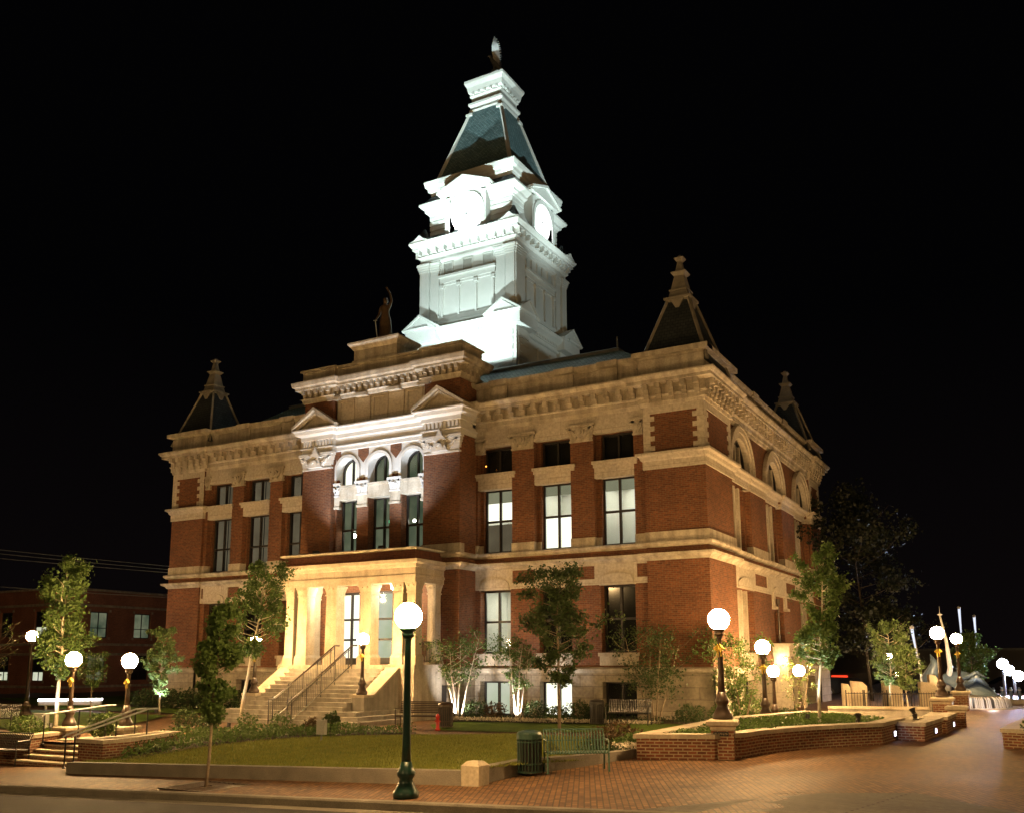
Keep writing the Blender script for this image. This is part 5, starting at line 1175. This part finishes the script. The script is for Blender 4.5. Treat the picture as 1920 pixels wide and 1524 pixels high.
SH = [(-13.75, -15.5, .12, .38, .72, 'clipped round shrub at the head of the sidewalk steps', 'leaf', 1500), (-10.25, -9.3, .05, .26, .6, 'small dark ball shrub behind the grey box on the lawn edge', 'leaf_dark', 1100),
 (-15.1, -11.2, .03, .38, .75, 'round shrub left of the sidewalk tree, nearest the stair path', 'leaf_dark', 1100), (-13.6, -11.6, .03, .36, .6, 'dark shrub in the bed behind the sidewalk tree', 'leaf_dark', 900),
 (-12.5, -10.9, .03, .34, .6, 'sparse twiggy shrub before the left stair railing', 'leaf', 500), (-11.6, -10.3, .03, .33, .6, 'sparse twiggy shrub between the two stair railings', 'leaf', 500), (-10.8, -9.7, .03, .25, .45, 'reddish low shrub left of the grey box', 'leaf_red', 500),
 (-17.2, -15.6, .08, .5, .6, 'spreading shrub behind the wall above the dark bench', 'leaf', 1300),
 (1.15, -11.9, .12, .62, .62, 'reddish shrub between the green bench and the curved planter', 'leaf_red', 1500), (1.95, -12.6, .12, .5, .45, 'low green shrub against the end of the curved planter', 'leaf', 1200),
 (-9.6, -1.2, .05, .5, .7, 'dark shrub under the left basement window', 'leaf_dark', 1200), (-8.7, -1.2, .05, .45, .65, 'reddish shrub under the first lit basement window', 'leaf_red', 1100), (-6.9, -1.1, .05, .5, .72, 'dark shrub before the bright basement window', 'leaf_dark', 1200),
 (-5.9, -1.2, .05, .4, .55, 'green shrub right of the bright basement window', 'leaf', 1000), (-5.0, -1.1, .05, .5, .75, 'dark shrub left of the dark basement window', 'leaf_dark', 1200), (-4.1, -1.2, .05, .5, .75, 'dark shrub under the dark basement window', 'leaf_dark', 1200),
 (-.6, -1.1, .05, .5, .7, 'dark shrub at the front corner of the courthouse', 'leaf_dark', 1200), (.8, -1.4, .05, .6, .8, 'rounded shrub just round the corner beside the second lamp', 'leaf', 1500), (1.0, 1.6, .05, .55, .8, 'rounded shrub along the side wall', 'leaf', 1200)]
for k, (x, y, z, r, h, lb, lf, n) in enumerate(SH): shrub(x, y, z, r, h, lb, 100 + k, n, lf)
HW = ['hedge shrub below the left wing, first from the stairs', 'hedge shrub below the left wing, second from the stairs', 'hedge shrub below the left wing, third from the stairs', 'hedge shrub below the left wing, fourth from the stairs', 'hedge shrub below the left wing, fifth from the stairs', 'hedge shrub below the left wing, sixth from the stairs', 'hedge shrub below the left wing, last before its corner', 'hedge shrub beyond the left corner of the courthouse', 'outermost hedge shrub past the left corner of the courthouse']
for k, lb in enumerate(HW): shrub(-20.3 - 1.25 * k, -.75 if k < 7 else -.4, .05, .68, .95, lb, 200 + k, 900, 'leaf_dark', .1, 'hedge below the left wing')
def cover(name, pts_fn, n, size, leaf, seed, kind='stuff'):
    rng = np.random.default_rng(seed); P = [pts_fn(rng) for _ in range(n)]; P = [p for p in P if p is not None]
    o = leaves(name, P, size, rng, M[leaf], None, name); o['kind'] = kind; return o
def inpoly(poly, x, y):
    c = False; j = len(poly) - 1
    for i in range(len(poly)):
        if (poly[i][1] > y) != (poly[j][1] > y) and x < (poly[j][0] - poly[i][0]) * (y - poly[i][1]) / (poly[j][1] - poly[i][1]) + poly[i][0]: c = not c
        j = i
    return c
def area_fn(poly, H, hmin, hmax):
    xs = [p[0] for p in poly]; ys = [p[1] for p in poly]
    def f(r):
        x = r.uniform(min(xs), max(xs)); y = r.uniform(min(ys), max(ys))
        if not inpoly(poly, x, y): return None
        b = (math.sin(x * 3.1) + math.sin(y * 2.7 + x)) * .25 + .5
        return (x, y, H(x, y) + hmin + (hmax - hmin) * r.random() * (.5 + .5 * b))
    return f
cover('ground_cover', area_fn([(-10.9, -16.9), (-9.9, -17.9), (-9.85, -15.0), (-9.35, -12.0), (-8.15, -10.4), (-7.0, -9.05), (-7.4, -8.5), (-10.0, -9.1), (-12.2, -10.4), (-13.6, -12.6), (-13.2, -14.7)], Hl, .03, .34), 16000, .08, 'leaf', 301)
cover('ground_cover', area_fn([(2.8, -13.2), (4.1, -12.6), (4.9, -9.9), (6.3, -7.0), (6.5, -4.8), (5.8, -3.0), (3.8, -2.1), (2.75, -6.5)], lambda x, y: .52, .0, .17), 16000, .08, 'leaf', 303)
cover('ground_cover', area_fn([(-9.8, -2.8), (1.6, -2.2), (1.9, 0), (1.8, 8), (.2, 8), (-.1, -.3), (-10, -.3)], lambda x, y: .05 + Hb(x), .0, .22), 12000, .07, 'leaf_dark', 305)
cover('ground_cover', area_fn([(10.0, -6.5), (13.2, -7.5), (14.0, -3.4), (10.4, -2.5)], lambda x, y: .5, .0, .25), 4000, .08, 'leaf', 307)
cover('ground_cover', area_fn([(.5, -12.9), (2.1, -13.6), (2.2, -12.0), (1.6, -9.6), (.2, -10.6)], Hl, .03, .25), 3500, .07, 'leaf_dark', 309)
cover('flower_border', lambda r: (lambda t: (-9.6 + 8.2 * t, -3.05 + .9 * t + r.normal() * .12, .1 + r.random() * .12))(round(r.random() * 46) / 46 + r.normal() * .004), 2600, .06, 'petal', 311)
cover('flower_border', lambda r: (2.1 + r.normal() * .25, -13.3 + r.normal() * .25, .3 + r.random() * .12), 240, .06, 'petal', 313)
# grass blades on the nearest lawn
def blades(poly, H, n, seed):
    rng = np.random.default_rng(seed); xs = [p[0] for p in poly]; ys = [p[1] for p in poly]; v = []; f = []
    while len(f) < n:
        x = rng.uniform(min(xs), max(xs)); y = rng.uniform(min(ys), max(ys))
        if not inpoly(poly, x, y): continue
        z = H(x, y); a = rng.random() * 3.14; w = .012; h = rng.uniform(.03, .075); dx, dy = math.cos(a) * w, math.sin(a) * w; lx, ly = rng.normal() * .02, rng.normal() * .02
        i = len(v); v += [(x - dx, y - dy, z), (x + dx, y + dy, z), (x + lx, y + ly, z + h)]; f.append((i, i + 1, i + 2))
    me = bpy.data.meshes.new('grass'); me.from_pydata(v, [], f); me.materials.append(M['blade']); o = bpy.data.objects.new('grass', me); col.objects.link(o); o['kind'] = 'stuff'
blades([(-10.9, -18.4), (1.0, -18.4), (1.8, -14.6), (2.1, -13.0), (.3, -9.4), (-4.3, -8.0), (-8.2, -10.4), (-9.4, -12.0), (-9.9, -15.0)], Hl, 60000, 5)
# ================================================================== STREET FURNITURE
def bench(x, y, z, rz, label, metal, W=1.3, strap='v', group='metal benches'):
    e = empty('bench', (x, y, z), label, 'bench', group, rz); h = W / 2
    n = int(W / .062); ns = 22 if strap == 'v' else 0
    m = MB()
    if strap == 'v':
        for k in range(n + 1):
            u = -h + k * W / n; m.tube([(u, -.26, .40), (u, -.2, .44), (u, .1, .41), (u, .2, .42)], .019, 4)
    else:
        for k in range(7): v = -.24 + k * .07; m.box(-h, h, v, v + .05, .42, .44)
    m.build('seat', M[metal], e)
    m = MB()
    if strap == 'v':
        for k in range(n + 1):
            u = -h + k * W / n; m.tube([(u, .2, .42), (u, .25, .55), (u, .28, .72), (u, .36, .86)], .019, 4)
        m.tube([(-h, .36, .86), (h, .36, .86)], .018, 6); m.tube([(-h, .27, .64), (h, .27, .64)], .014, 6)
    else:
        for k in range(7): v = .5 + k * .06; m.box(-h, h, .22 + k * .015, .24 + k * .015, v, v + .045)
    m.build('backrest', M[metal], e)
    for s in (-1, 1):
        m = MB(); m.tube([(s * h, -.24, 0), (s * h, -.24, .62), (s * h, -.2, .67), (s * h, .24, .67)], .018, 6); m.build('armrest', M[metal], e)
        for v in (-.24, .26):
            m = MB(); m.tube([(s * h, v, 0), (s * h, v * .9, .42)], .02, 6); m.lathe([(.035, 0), (.035, .015)], (s * h, v, 0), 8); m.build('leg', M[metal], e)
    m = MB(); m.tube([(-h, -.2, .41), (h, -.2, .41)], .018, 6); m.tube([(-h, .18, .40), (h, .18, .40)], .018, 6); m.build('seat_rail', M[metal], e)
    return e
M['bin_green'] = mottled('green bin enamel', (.02, .05, .038), (.035, .075, .055), 6, .4, .1, .5)
M['bench_green'] = mottled('green bench enamel', (.07, .15, .11), (.1, .19, .14), 6, .35, .1, .5)
bench(1.92, -15.86, .0, R(36), 'green metal bench with vertical bars beside the green litter bin', 'bench_green', 1.3)
bench(-8.6, -6.6, .03, R(14), 'dark slatted bench between the main stairs and the dark litter bin', 'brown_metal', 1.6, 'h')
bench(-2.2, -3.0, .1, R(8), 'dark barred bench on the lawn strip before the courthouse corner', 'black_metal', 1.5)
bench(-15.8, -17.35, -.55, R(12), 'dark barred bench at the left edge of the sidewalk before the brick wall', 'black_metal', 1.7)
bench(-20.5, -14.4, .06, R(30), 'dark bench frame on the left lawn past the handrails', 'black_metal', 1.0)
def bin_(x, y, z, label, metal, r=.25, h=.84):
    e = empty('litter_bin', (x, y, z), label, 'litter bin', 'barred litter bins')
    m = MB()
    for k in range(22):
        a = 2 * math.pi * k / 22; c, s = math.cos(a), math.sin(a); m.tube([(c * r * .96, s * r * .96, .04), (c * r, s * r, .3), (c * r, s * r, h - .2), (c * r * 1.02, s * r * 1.02, h - .1)], .013, 4)
    m.build('bars', M[metal], e)
    for z0 in (.04, .2, h - .2): m = MB(); m.lathe([(r * .98, z0), (r * 1.03, z0), (r * 1.03, z0 + .03), (r * .98, z0 + .03)], n=22); m.build('hoop', M[metal], e)
    m = MB(); m.lathe([(r * 1.0, h - .14), (r * 1.08, h - .12), (r * 1.08, h - .04), (r, h - .02)], n=22); m.build('rim', M[metal], e)
    m = MB(); m.lathe([(r * 1.04, h - .05), (r * 1.08, h - .03), (r * .95, h + .02), (r * .5, h + .05), (r * .35, h + .02)], n=22); m.build('lid', M[metal], e)
    m = MB(); m.lathe([(r * .85, .06), (r * .88, h - .1)], n=18); m.build('liner', M['black_metal'], e); return e
bin_(1.2, -16.62, .0, 'green barred litter bin at the left end of the green bench', 'bin_green')
bin_(-7.75, -6.2, .03, 'dark litter bin right of the bench by the main stairs', 'brown_metal')
bin_(-3.45, -2.9, .07, 'dark litter bin left of the barred bench by the courthouse corner', 'black_metal')
e = empty('fire_hydrant', (-7.35, -7.3, .03), 'small red standpipe next to the dark litter bin by the stairs', 'hydrant')
m = MB(); m.lathe([(.09, 0), (.09, .05), (.06, .07), (.055, .4), (.075, .42), (.07, .48), (.02, .55)], n=12); m.build('barrel', M['red_paint'], e, True)
m = MB(); m.tube([(-.1, 0, .3), (.1, 0, .3)], .03, 8); m.build('outlet', M['red_paint'], e)
e = empty('utility_box', (-7.95, -12.5, .06), 'small grey enamel box on a post at the back of the front lawn', 'utility box')
m = MB(); m.box(-.15, .15, -.06, .06, .16, .58); m.build('cabinet', M['grey_box'], e); m = MB(); m.tube([(0, 0, -.1), (0, 0, .16)], .03); m.build('post', M['lead'], e); m = MB(); m.box(-.13, .13, -.066, -.06, .19, .55); m.build('lid', M['grey_box'], e)
e = empty('utility_box', (-20.3, -13.0, .06), 'grey utility cabinet beside the white trunk on the left lawn', 'utility box', rz=R(25))
m = MB(); m.box(-.2, .2, -.15, .15, 0, .48); m.build('cabinet', M['grey_box'], e); m = MB(); m.box(-.22, .22, -.17, .17, .48, .52); m.build('lid', M['grey_box'], e)
e = empty('light_bar', (-32.0, -3.6, .06), 'long low glowing white light bar across the far left lawn', 'light bar', rz=R(40))
m = MB(); m.box(-1.35, 1.6, -.12, .12, .2, .42); m.build('casing', M['grey_box'], e)
for a, b in ((-1.35, -.02), (.1, 1.6)):
    m = MB(); m.box(a, b, -.15, .15, .43, .5); m.build('lens', M['white_light'], e)
for u in (-1.0, 1.2):
    m = MB(); m.box(u - .05, u + .05, -.05, .05, 0, .22); m.build('leg', M['grey_box'], e)
# ================================================================== LEFT BRICK OFFICE
def office():
    e = empty('brick_office', (-57.2, 13.6, 0), 'two storey red brick office block with lit windows far left behind the lawn', 'office building')
    X, Y = 0, 0; H_ = 8.3
    TFo = lambda u, d, z: (u, -d, z); TRo = lambda u, d, z: (d, u, z)
    m = MB(TFo); fw_ = [-2.9 - 4.6 * k for k in range(7)]; rw = [3.3 + 4.3 * k for k in range(9)]
    m.holewall(-40, 0, -.5, H_, 0, [(c - .8, c + .8, z, z + 2.0) for c in fw_ for z in (.9, 4.5)], .3)
    m.T = TRo; m.holewall(0, 42, -.5, H_, 0, [(c - .85, c + .85, z, z + 2.1) for c in rw for z in (.9, 4.4)], .3)
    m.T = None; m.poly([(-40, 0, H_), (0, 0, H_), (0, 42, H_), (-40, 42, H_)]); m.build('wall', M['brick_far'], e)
    m = MB()
    P_ = [(-40, 0), (0, 0), (0, 42)]
    for z, d in ((H_ - .12, .12), (7.0 - .1, .06), (3.75, .06), (.35, .08), (2.95, .05)): m.mould(P_, [(0, z), (d, z + .02), (d, z + .16), (0, z + .2)], False)
    m.build('string_course', M['stone'], e)
    rd = random.Random(4)
    for T, cs, hw in ((TFo, fw_, .8), (TRo, rw, .85)):
        for i, c in enumerate(cs):
            for z in (.9, 4.5 if T is TFo else 4.4):
                m = MB(T); hh = 2.0 if T is TFo else 2.1
                for a, b, p, q in ((c - hw, c - hw + .07, z, z + hh), (c + hw - .07, c + hw, z, z + hh), (c - .04, c + .04, z, z + hh), (c - hw, c + hw, z, z + .07), (c - hw, c + hw, z + hh - .07, z + hh), (c - hw, c + hw, z + hh * .36, z + hh * .36 + .06)): m.box(a, b, -.22, -.16, p, q)
                f = m.build('window', M['frame'], e)
                lit = rd.random() < .45
                g = MB(T); g.poly([(c - hw, -.2, z), (c + hw, -.2, z), (c + hw, -.2, z + (hh * .38 if lit else hh)), (c - hw, -.2, z + (hh * .38 if lit else hh))]); g.build('pane', M['lit_cool' if lit else 'dim_green'] if rd.random() < .75 else M['dark_inside'], f)
                g = MB(T); g.poly([(c - hw, -.21, z), (c + hw, -.21, z), (c + hw, -.21, z + hh), (c - hw, -.21, z + hh)]); g.build('blind', M['dark_inside'], f)  # black backing sheet painted as the darkness behind the glass
                s = MB(T)
                for sgn in (-1, 1):
                    for zz in (z - .15, z + hh): s.box(c + sgn * (hw + .12) - .09, c + sgn * (hw + .12) + .09, 0, .04, zz, zz + .2)
                s.build('stone_trim', M['stone'], f)
office()
def wires():
    A = [((-47.4, 1.8), (-38.0, 7.0), 9.8, 8.8), ((-47.4, 1.8), (-38.0, 7.0), 9.55, 8.58), ((-47.4, 1.8), (-38, 7), 9.25, 8.38), ((-47.2, 1.9), (-38, 7.1), 7.42, 6.8)]
    L = ['topmost overhead wire at the far left', 'second overhead wire from the top at the far left', 'third overhead wire from the top at the far left', 'lowest overhead wire just above the brick office roof']
    for (a, b, za, zb), lb in zip(A, L):
        d = Vector((b[0] - a[0], b[1] - a[1])); e0 = Vector(a) - d * 1.2; e1 = Vector(b) + d * 2.2; s = (zb - za)
        pts = [(e0.x + (e1.x - e0.x) * t, e0.y + (e1.y - e0.y) * t, za - s * 1.2 + s * 4.4 * t - .35 * math.sin(math.pi * t)) for t in [k / 14 for k in range(15)]]
        m = MB(); m.tube(pts, .022, 4); tag(m.build('overhead_wire', M['lead']), lb, 'wire', 'overhead wires')
wires()
# ================================================================== RIGHT BACKGROUND
e = empty('warehouse', (5, 62, 0), 'long low dark flat roofed building across the street behind the fountain', 'building')
m = MB(); m.box(-26, 60, 0, 14, -.3, 1.55 + 1.6); m.build('wall', M['far_wall'], e)
m = MB(); m.box(-26.2, 60.2, -.2, 14.2, 3.15, 3.35); m.build('roof_edge', M['lead'], e)
for k in range(8):
    m = MB(); m.box(6 + k * 4, 9 + k * 4, -.05, .0, .3, 1.6); m.build('window', M['frame'], e)
e = empty('red_neon_sign', (-3.5, 50, 0), 'thin red glowing sign strip beyond the courthouse corner', 'sign')
m = MB(); m.box(-1.9, -.6, 0, .1, .8, 1.05); m.build('tube', M['red_light'], e); m = MB(); m.box(-2.0, 1.2, .1, .2, -.2, 1.2); m.build('panel', M['far_wall'], e)
def light_pole(x, y, h, label, lean):
    e = empty('light_pole', (x, y, 0), label, 'pole', 'slim white tipped poles behind the fountain')
    m = MB(); m.tube([(0, 0, 0), (lean * .3, 0, h * .5), (lean, 0, h)], [.06, .05, .07], 8); m.build('shaft', M['silver'], e)
    m = MB(); m.lathe([(.07, 0), (.11, .06), (.11, .14), (.03, .2)], (lean, 0, h), 10); m.build('cap', M['silver'], e)
    m = MB(); m.tube([(lean * .55, -.03, h * .62), (lean, -.03, h)], [.02, .085], 6); m.build('lit_streak', emit('pole streak glow', (.8, .85, 1.0), 1.1), e)  # emissive strip stands in for the uplit streak near the pole top
light_pole(5.1, 19.0, 3.9, 'slim pole with bright tip between the uplit tree and the sculpture', -.35)
light_pole(6.3, 30, 5.4, 'tallest slim pole with bright tip right of the sculpture mast', 0)
light_pole(6.9, 33.5, 5.0, 'slim pole with bright tip at the right of the pole group', 0)
light_pole(-.2, 36, 4.2, 'slim pale pole seen left of the dark trees', 0)
# sculpture: blue grey leaf shaped hull with tall tapering mast
e = empty('sculpture', (7.0, 16.2, .35), 'blue grey metal sculpture of a curled hull and tall mast in the fountain', 'sculpture')
m = MB(); n = 18; k_ = 8; rows = []
for i in range(n + 1):
    t = i / n; x = -1.15 + 2.6 * t; zc = .15 + 1.9 * (1 - t) ** 1.8; hh = .15 + 1.0 * math.sin(math.pi * min(1, t * .9 + .08)); row = []
    for j in range(k_ + 1):
        s = j / k_; row.append((x + .15 * math.sin(s * 3), -.55 + 1.1 * s + .25 * math.sin(math.pi * t), zc * (1 - s) * .6 + hh * math.sin(math.pi * s * .75) + .1))
    rows.append(row)
for d in (0, .06):
    for i in range(n):
        for j in range(k_): m.poly([(p[0], p[1] + d, p[2] - d) for p in (rows[i][j], rows[i + 1][j], rows[i + 1][j + 1], rows[i][j + 1])])
m.build('hull', M['blue_grey'], e, True)
m = MB(); m.tube([(-1.15, 0, .2), (-1.3, 0, 1.1), (-1.0, 0, 1.8), (-1.2, 0, 2.25)], [.28, .4, .22, .02], 10); m.build('fin', M['blue_grey'], e, True)
m = MB(); m.tube([(-.55, 0, .5), (-.35, 0, 1.6), (-.42, 0, 2.8), (-.62, 0, 4.1)], [.16, .12, .08, .05], 10); m.lathe([(.05, 0), (.14, .05), (.05, .1), (.012, .14), (.01, .45)], (-.62, 0, 4.1), 12); m.build('mast', M['silver'], e, True)
m = MB(); m.tube([(.3, -.3, .75), (.8, -.45, 1.15), (1.25, -.35, .75)], [.12, .2, .06], 8); m.tube([(.1, -.1, 1.0), (.75, -.1, 1.35), (1.2, 0, 1.1)], [.06, .12, .04], 8); m.build('sail_fold', M['blue_grey'], e, True)
e = empty('fountain', (7.3, 14.6, 0), 'low round fountain basin with water falling over its lit rim', 'fountain')
m = MB(); m.lathe([(2.35, -.1), (2.35, .1), (2.2, .14), (2.1, .1), (1.6, .08)], (0, 1.4, 0), 40); m.build('basin', M['concrete'], e, True)
m = MB(); m.lathe([(1.55, 0), (1.5, .48), (1.62, .52), (1.58, .58), (.2, .6)], (0, 1.4, .05), 40); m.build('upper_bowl', M['concrete_dark'], e, True)
wm, nt_, b_ = newmat('falling water', .15, .6); b_.inputs['Base Color'].default_value = (.8, .8, .82, 1); b_.inputs['Alpha'].default_value = .55; M['water_fall'] = wm
m = MB(); rd = random.Random(8)
for k in range(70):
    a = math.pi + math.pi * k / 69 * 1.0; r0 = 1.64; w = rd.uniform(.02, .05)
    if rd.random() < .2: continue
    c, s = math.cos(a), math.sin(a); m.tube([(c * r0, 1.4 + s * r0, .6), (c * (r0 + .12), 1.4 + s * (r0 + .12), .5), (c * (r0 + .2), 1.4 + s * (r0 + .2), .12)], [w * .6, w, w * 1.2], 4)
m.build('water_curtain', M['water_fall'], e)
pw, nt_, b_ = newmat('basin water', .05, .8); b_.inputs['Base Color'].default_value = (.03, .04, .05, 1)
m = MB(); m.lathe([(2.1, .085), (1.6, .085)], (0, 1.4, 0), 40); m.lathe([(.01, .63), (1.5, .64)], (0, 1.4, 0), 40); m.build('water', pw, e)
point(e, (1.2, -1.4, .35), 60, (1, .9, .9), .1); point(e, (-1.0, -1.1, .35), 50, (1, .8, .85), .1)
# stone tablets with sloping tops
def tablet(x, y, w, h, rz, label):
    e = empty('stone_tablet', (x, y, .1), label, 'stone tablet', 'stone tablets on the plaza', rz)
    m = MB(TF); m.prism([(-w / 2, 0), (w / 2, 0), (w / 2, h * .84), (w * .2, h * .97), (-w / 2, h)], -.17, .17); m.build('slab', M['cap_stone'], e)
    m = MB(); m.box(-w / 2 - .08, w / 2 + .08, -.24, .24, -.1, .1); m.build('plinth', M['stone'], e)
TB_ = [(3.25, 7.8, .3, 1.25, 'leftmost tall stone tablet on the plaza'), (3.75, 7.9, .6, 1.35, 'second stone tablet from the left on the plaza'), (4.7, 9.6, .5, 1.35, 'stone tablet just behind the white tree trunk'), (5.25, 7.6, .42, 1.2, 'stone tablet between the two uplit plaza trees'), (6.2, 9.8, .62, 1.3, 'broad pale stone tablet left of the sculpture'), (6.1, 13.5, .4, 1.55, 'small distant stone tablet behind the broad one')]
for x, y, w, h, lb in TB_: tablet(x, y, w, h, R(24), lb)
def fence(x, y, w, rz, label):
    e = empty('iron_fence', (x, y, .1), label, 'fence', 'iron fence panels on the plaza', rz)
    m = MB(); m.box(-w / 2, w / 2, -.012, .012, .85, .88); m.box(-w / 2, w / 2, -.012, .012, .1, .13); m.build('rail', M['black_metal'], e)
    n = int(w / .1); m = MB()
    for k in range(n + 1): u = -w / 2 + k * w / n; m.box(u - .008, u + .008, -.008, .008, .1, .92)
    m.build('bars', M['black_metal'], e)
    for u in (-w / 2, w / 2): m = MB(); m.box(u - .02, u + .02, -.02, .02, 0, 1.0); m.build('post', M['black_metal'], e)
fence(3.7, 7.1, .7, R(26), 'iron fence panel before the leftmost stone tablets'); fence(4.5, 7.3, .9, R(26), 'iron fence panel left of the white tree trunk'); fence(6.3, 7.6, 1.0, R(26), 'iron fence panel below the broad stone tablet'); fence(5.4, 6.6, 1.1, R(26), 'iron fence panel right of the small uplit tree')
path_wall('seat_wall', [(3.0, 5.2), (6.6, 6.2)], .35, lambda x, y: 0, lambda x, y: .5, M['concrete'], True, label='low pale seat wall in front of the stone tablets', cat='wall')
def car(x, y, rz, label):
    e = empty('parked_car', (x, y, -.2), label, 'car', 'cars parked beyond the plaza', rz)
    m = MB(TF); body = [(-2.2, .3), (2.2, .3), (2.25, .62), (2.1, .78), (1.2, .88), (.6, 1.32), (-1.0, 1.36), (-1.8, .95), (-2.2, .85)]
    m.prism(body, -.85, .85); m.build('body', M['car_paint'], e)
    m = MB(TF); m.prism([(.52, 1.26), (1.05, .9), (-1.55, .95), (-.95, 1.3)], -.87, .87); m.build('window', M['pane'], e)
    for u in (-1.35, 1.35):
        for s in (-1, 1):
            m = MB(TF); m.prism([(u + .33 * math.cos(a * math.pi / 8), .33 + .33 * math.sin(a * math.pi / 8)) for a in range(16)], s * .72, s * .9); w = m.build('wheel', M['black_metal'], e)
            m = MB(TF); m.prism([(u + .18 * math.cos(a * math.pi / 5), .33 + .18 * math.sin(a * math.pi / 5)) for a in range(10)], s * .9, s * .92); m.build('hub', M['silver'], w)
    for s in (-1, 1): m = MB(TF); m.box(2.18, 2.27, s * .6 - .15, s * .6 + .15, .58, .72); m.build('headlight', M['silver'], e)
for k, (x, y) in enumerate(((-1.5, 35), (2.0, 36.5), (5.5, 38), (9.0, 39.5))): car(x, y, R(20), ['dark parked car nearest the courthouse corner', 'dark parked car behind the stone tablets', 'dark parked car behind the sculpture', 'dark parked car right of the sculpture'][k])
def floodmast(x, y, h, label, heads):
    e = empty('flood_mast', (x, y, 0), label, 'floodlight mast', 'bright flood masts at the right edge')
    m = MB(); m.tube([(0, 0, 0), (0, 0, h)], [.09, .06], 8); m.build('mast', M['lead'], e)
    for hx, hz in heads:
        m = MB(TF); c12 = [(math.cos(a * math.pi / 8), math.sin(a * math.pi / 8)) for a in range(16)]; m.prism([(hx + .34 * a, hz + .34 * b) for a, b in c12], -.2, .1); L_ = m.build('lamp_head', M['lead'], e)
        m = MB(TF); m.prism([(hx + .31 * a, hz + .31 * b) for a, b in c12], .11, .13); m.build('lens', M['blue_light'], L_)
    spot(e, (0, -.5, h - .1), (-1.2, -14, .2), 900, (.62, .7, 1.0), 110, .7, .2)
floodmast(8.3, 33.1, 2.5, 'left flood mast with a blinding blue white lamp near the right edge', [(0, 2.05)])
floodmast(8.85, 33.8, 1.9, 'second flood mast with blinding blue white lamps at the right edge', [(-.25, 1.65), (.25, 1.3)])
for k in range(7):
    e = empty('bollard', (8.0 + .42 * k, 25.5 + .3 * k, 0), 'pale round bollard in the row by the fountain, ' + ['first', 'second', 'third', 'fourth', 'fifth', 'sixth', 'seventh'][k] + ' from the left', 'bollard', 'bollards by the fountain')
    m = MB(); m.lathe([(.09, 0), (.08, .7), (.05, .78)], n=10); m.build('shaft', M['blue_grey'], e); m = MB(); m.lathe([(.1, .6), (.1, .66)], n=10); m.build('ring', M['silver'], e)
path_wall('street_wall', [(8.2, 19.5), (16, 22.5)], .3, lambda x, y: -.2, lambda x, y: .35, M['concrete'], label='low concrete wall at the far edge of the plaza under the flood masts', cat='wall')
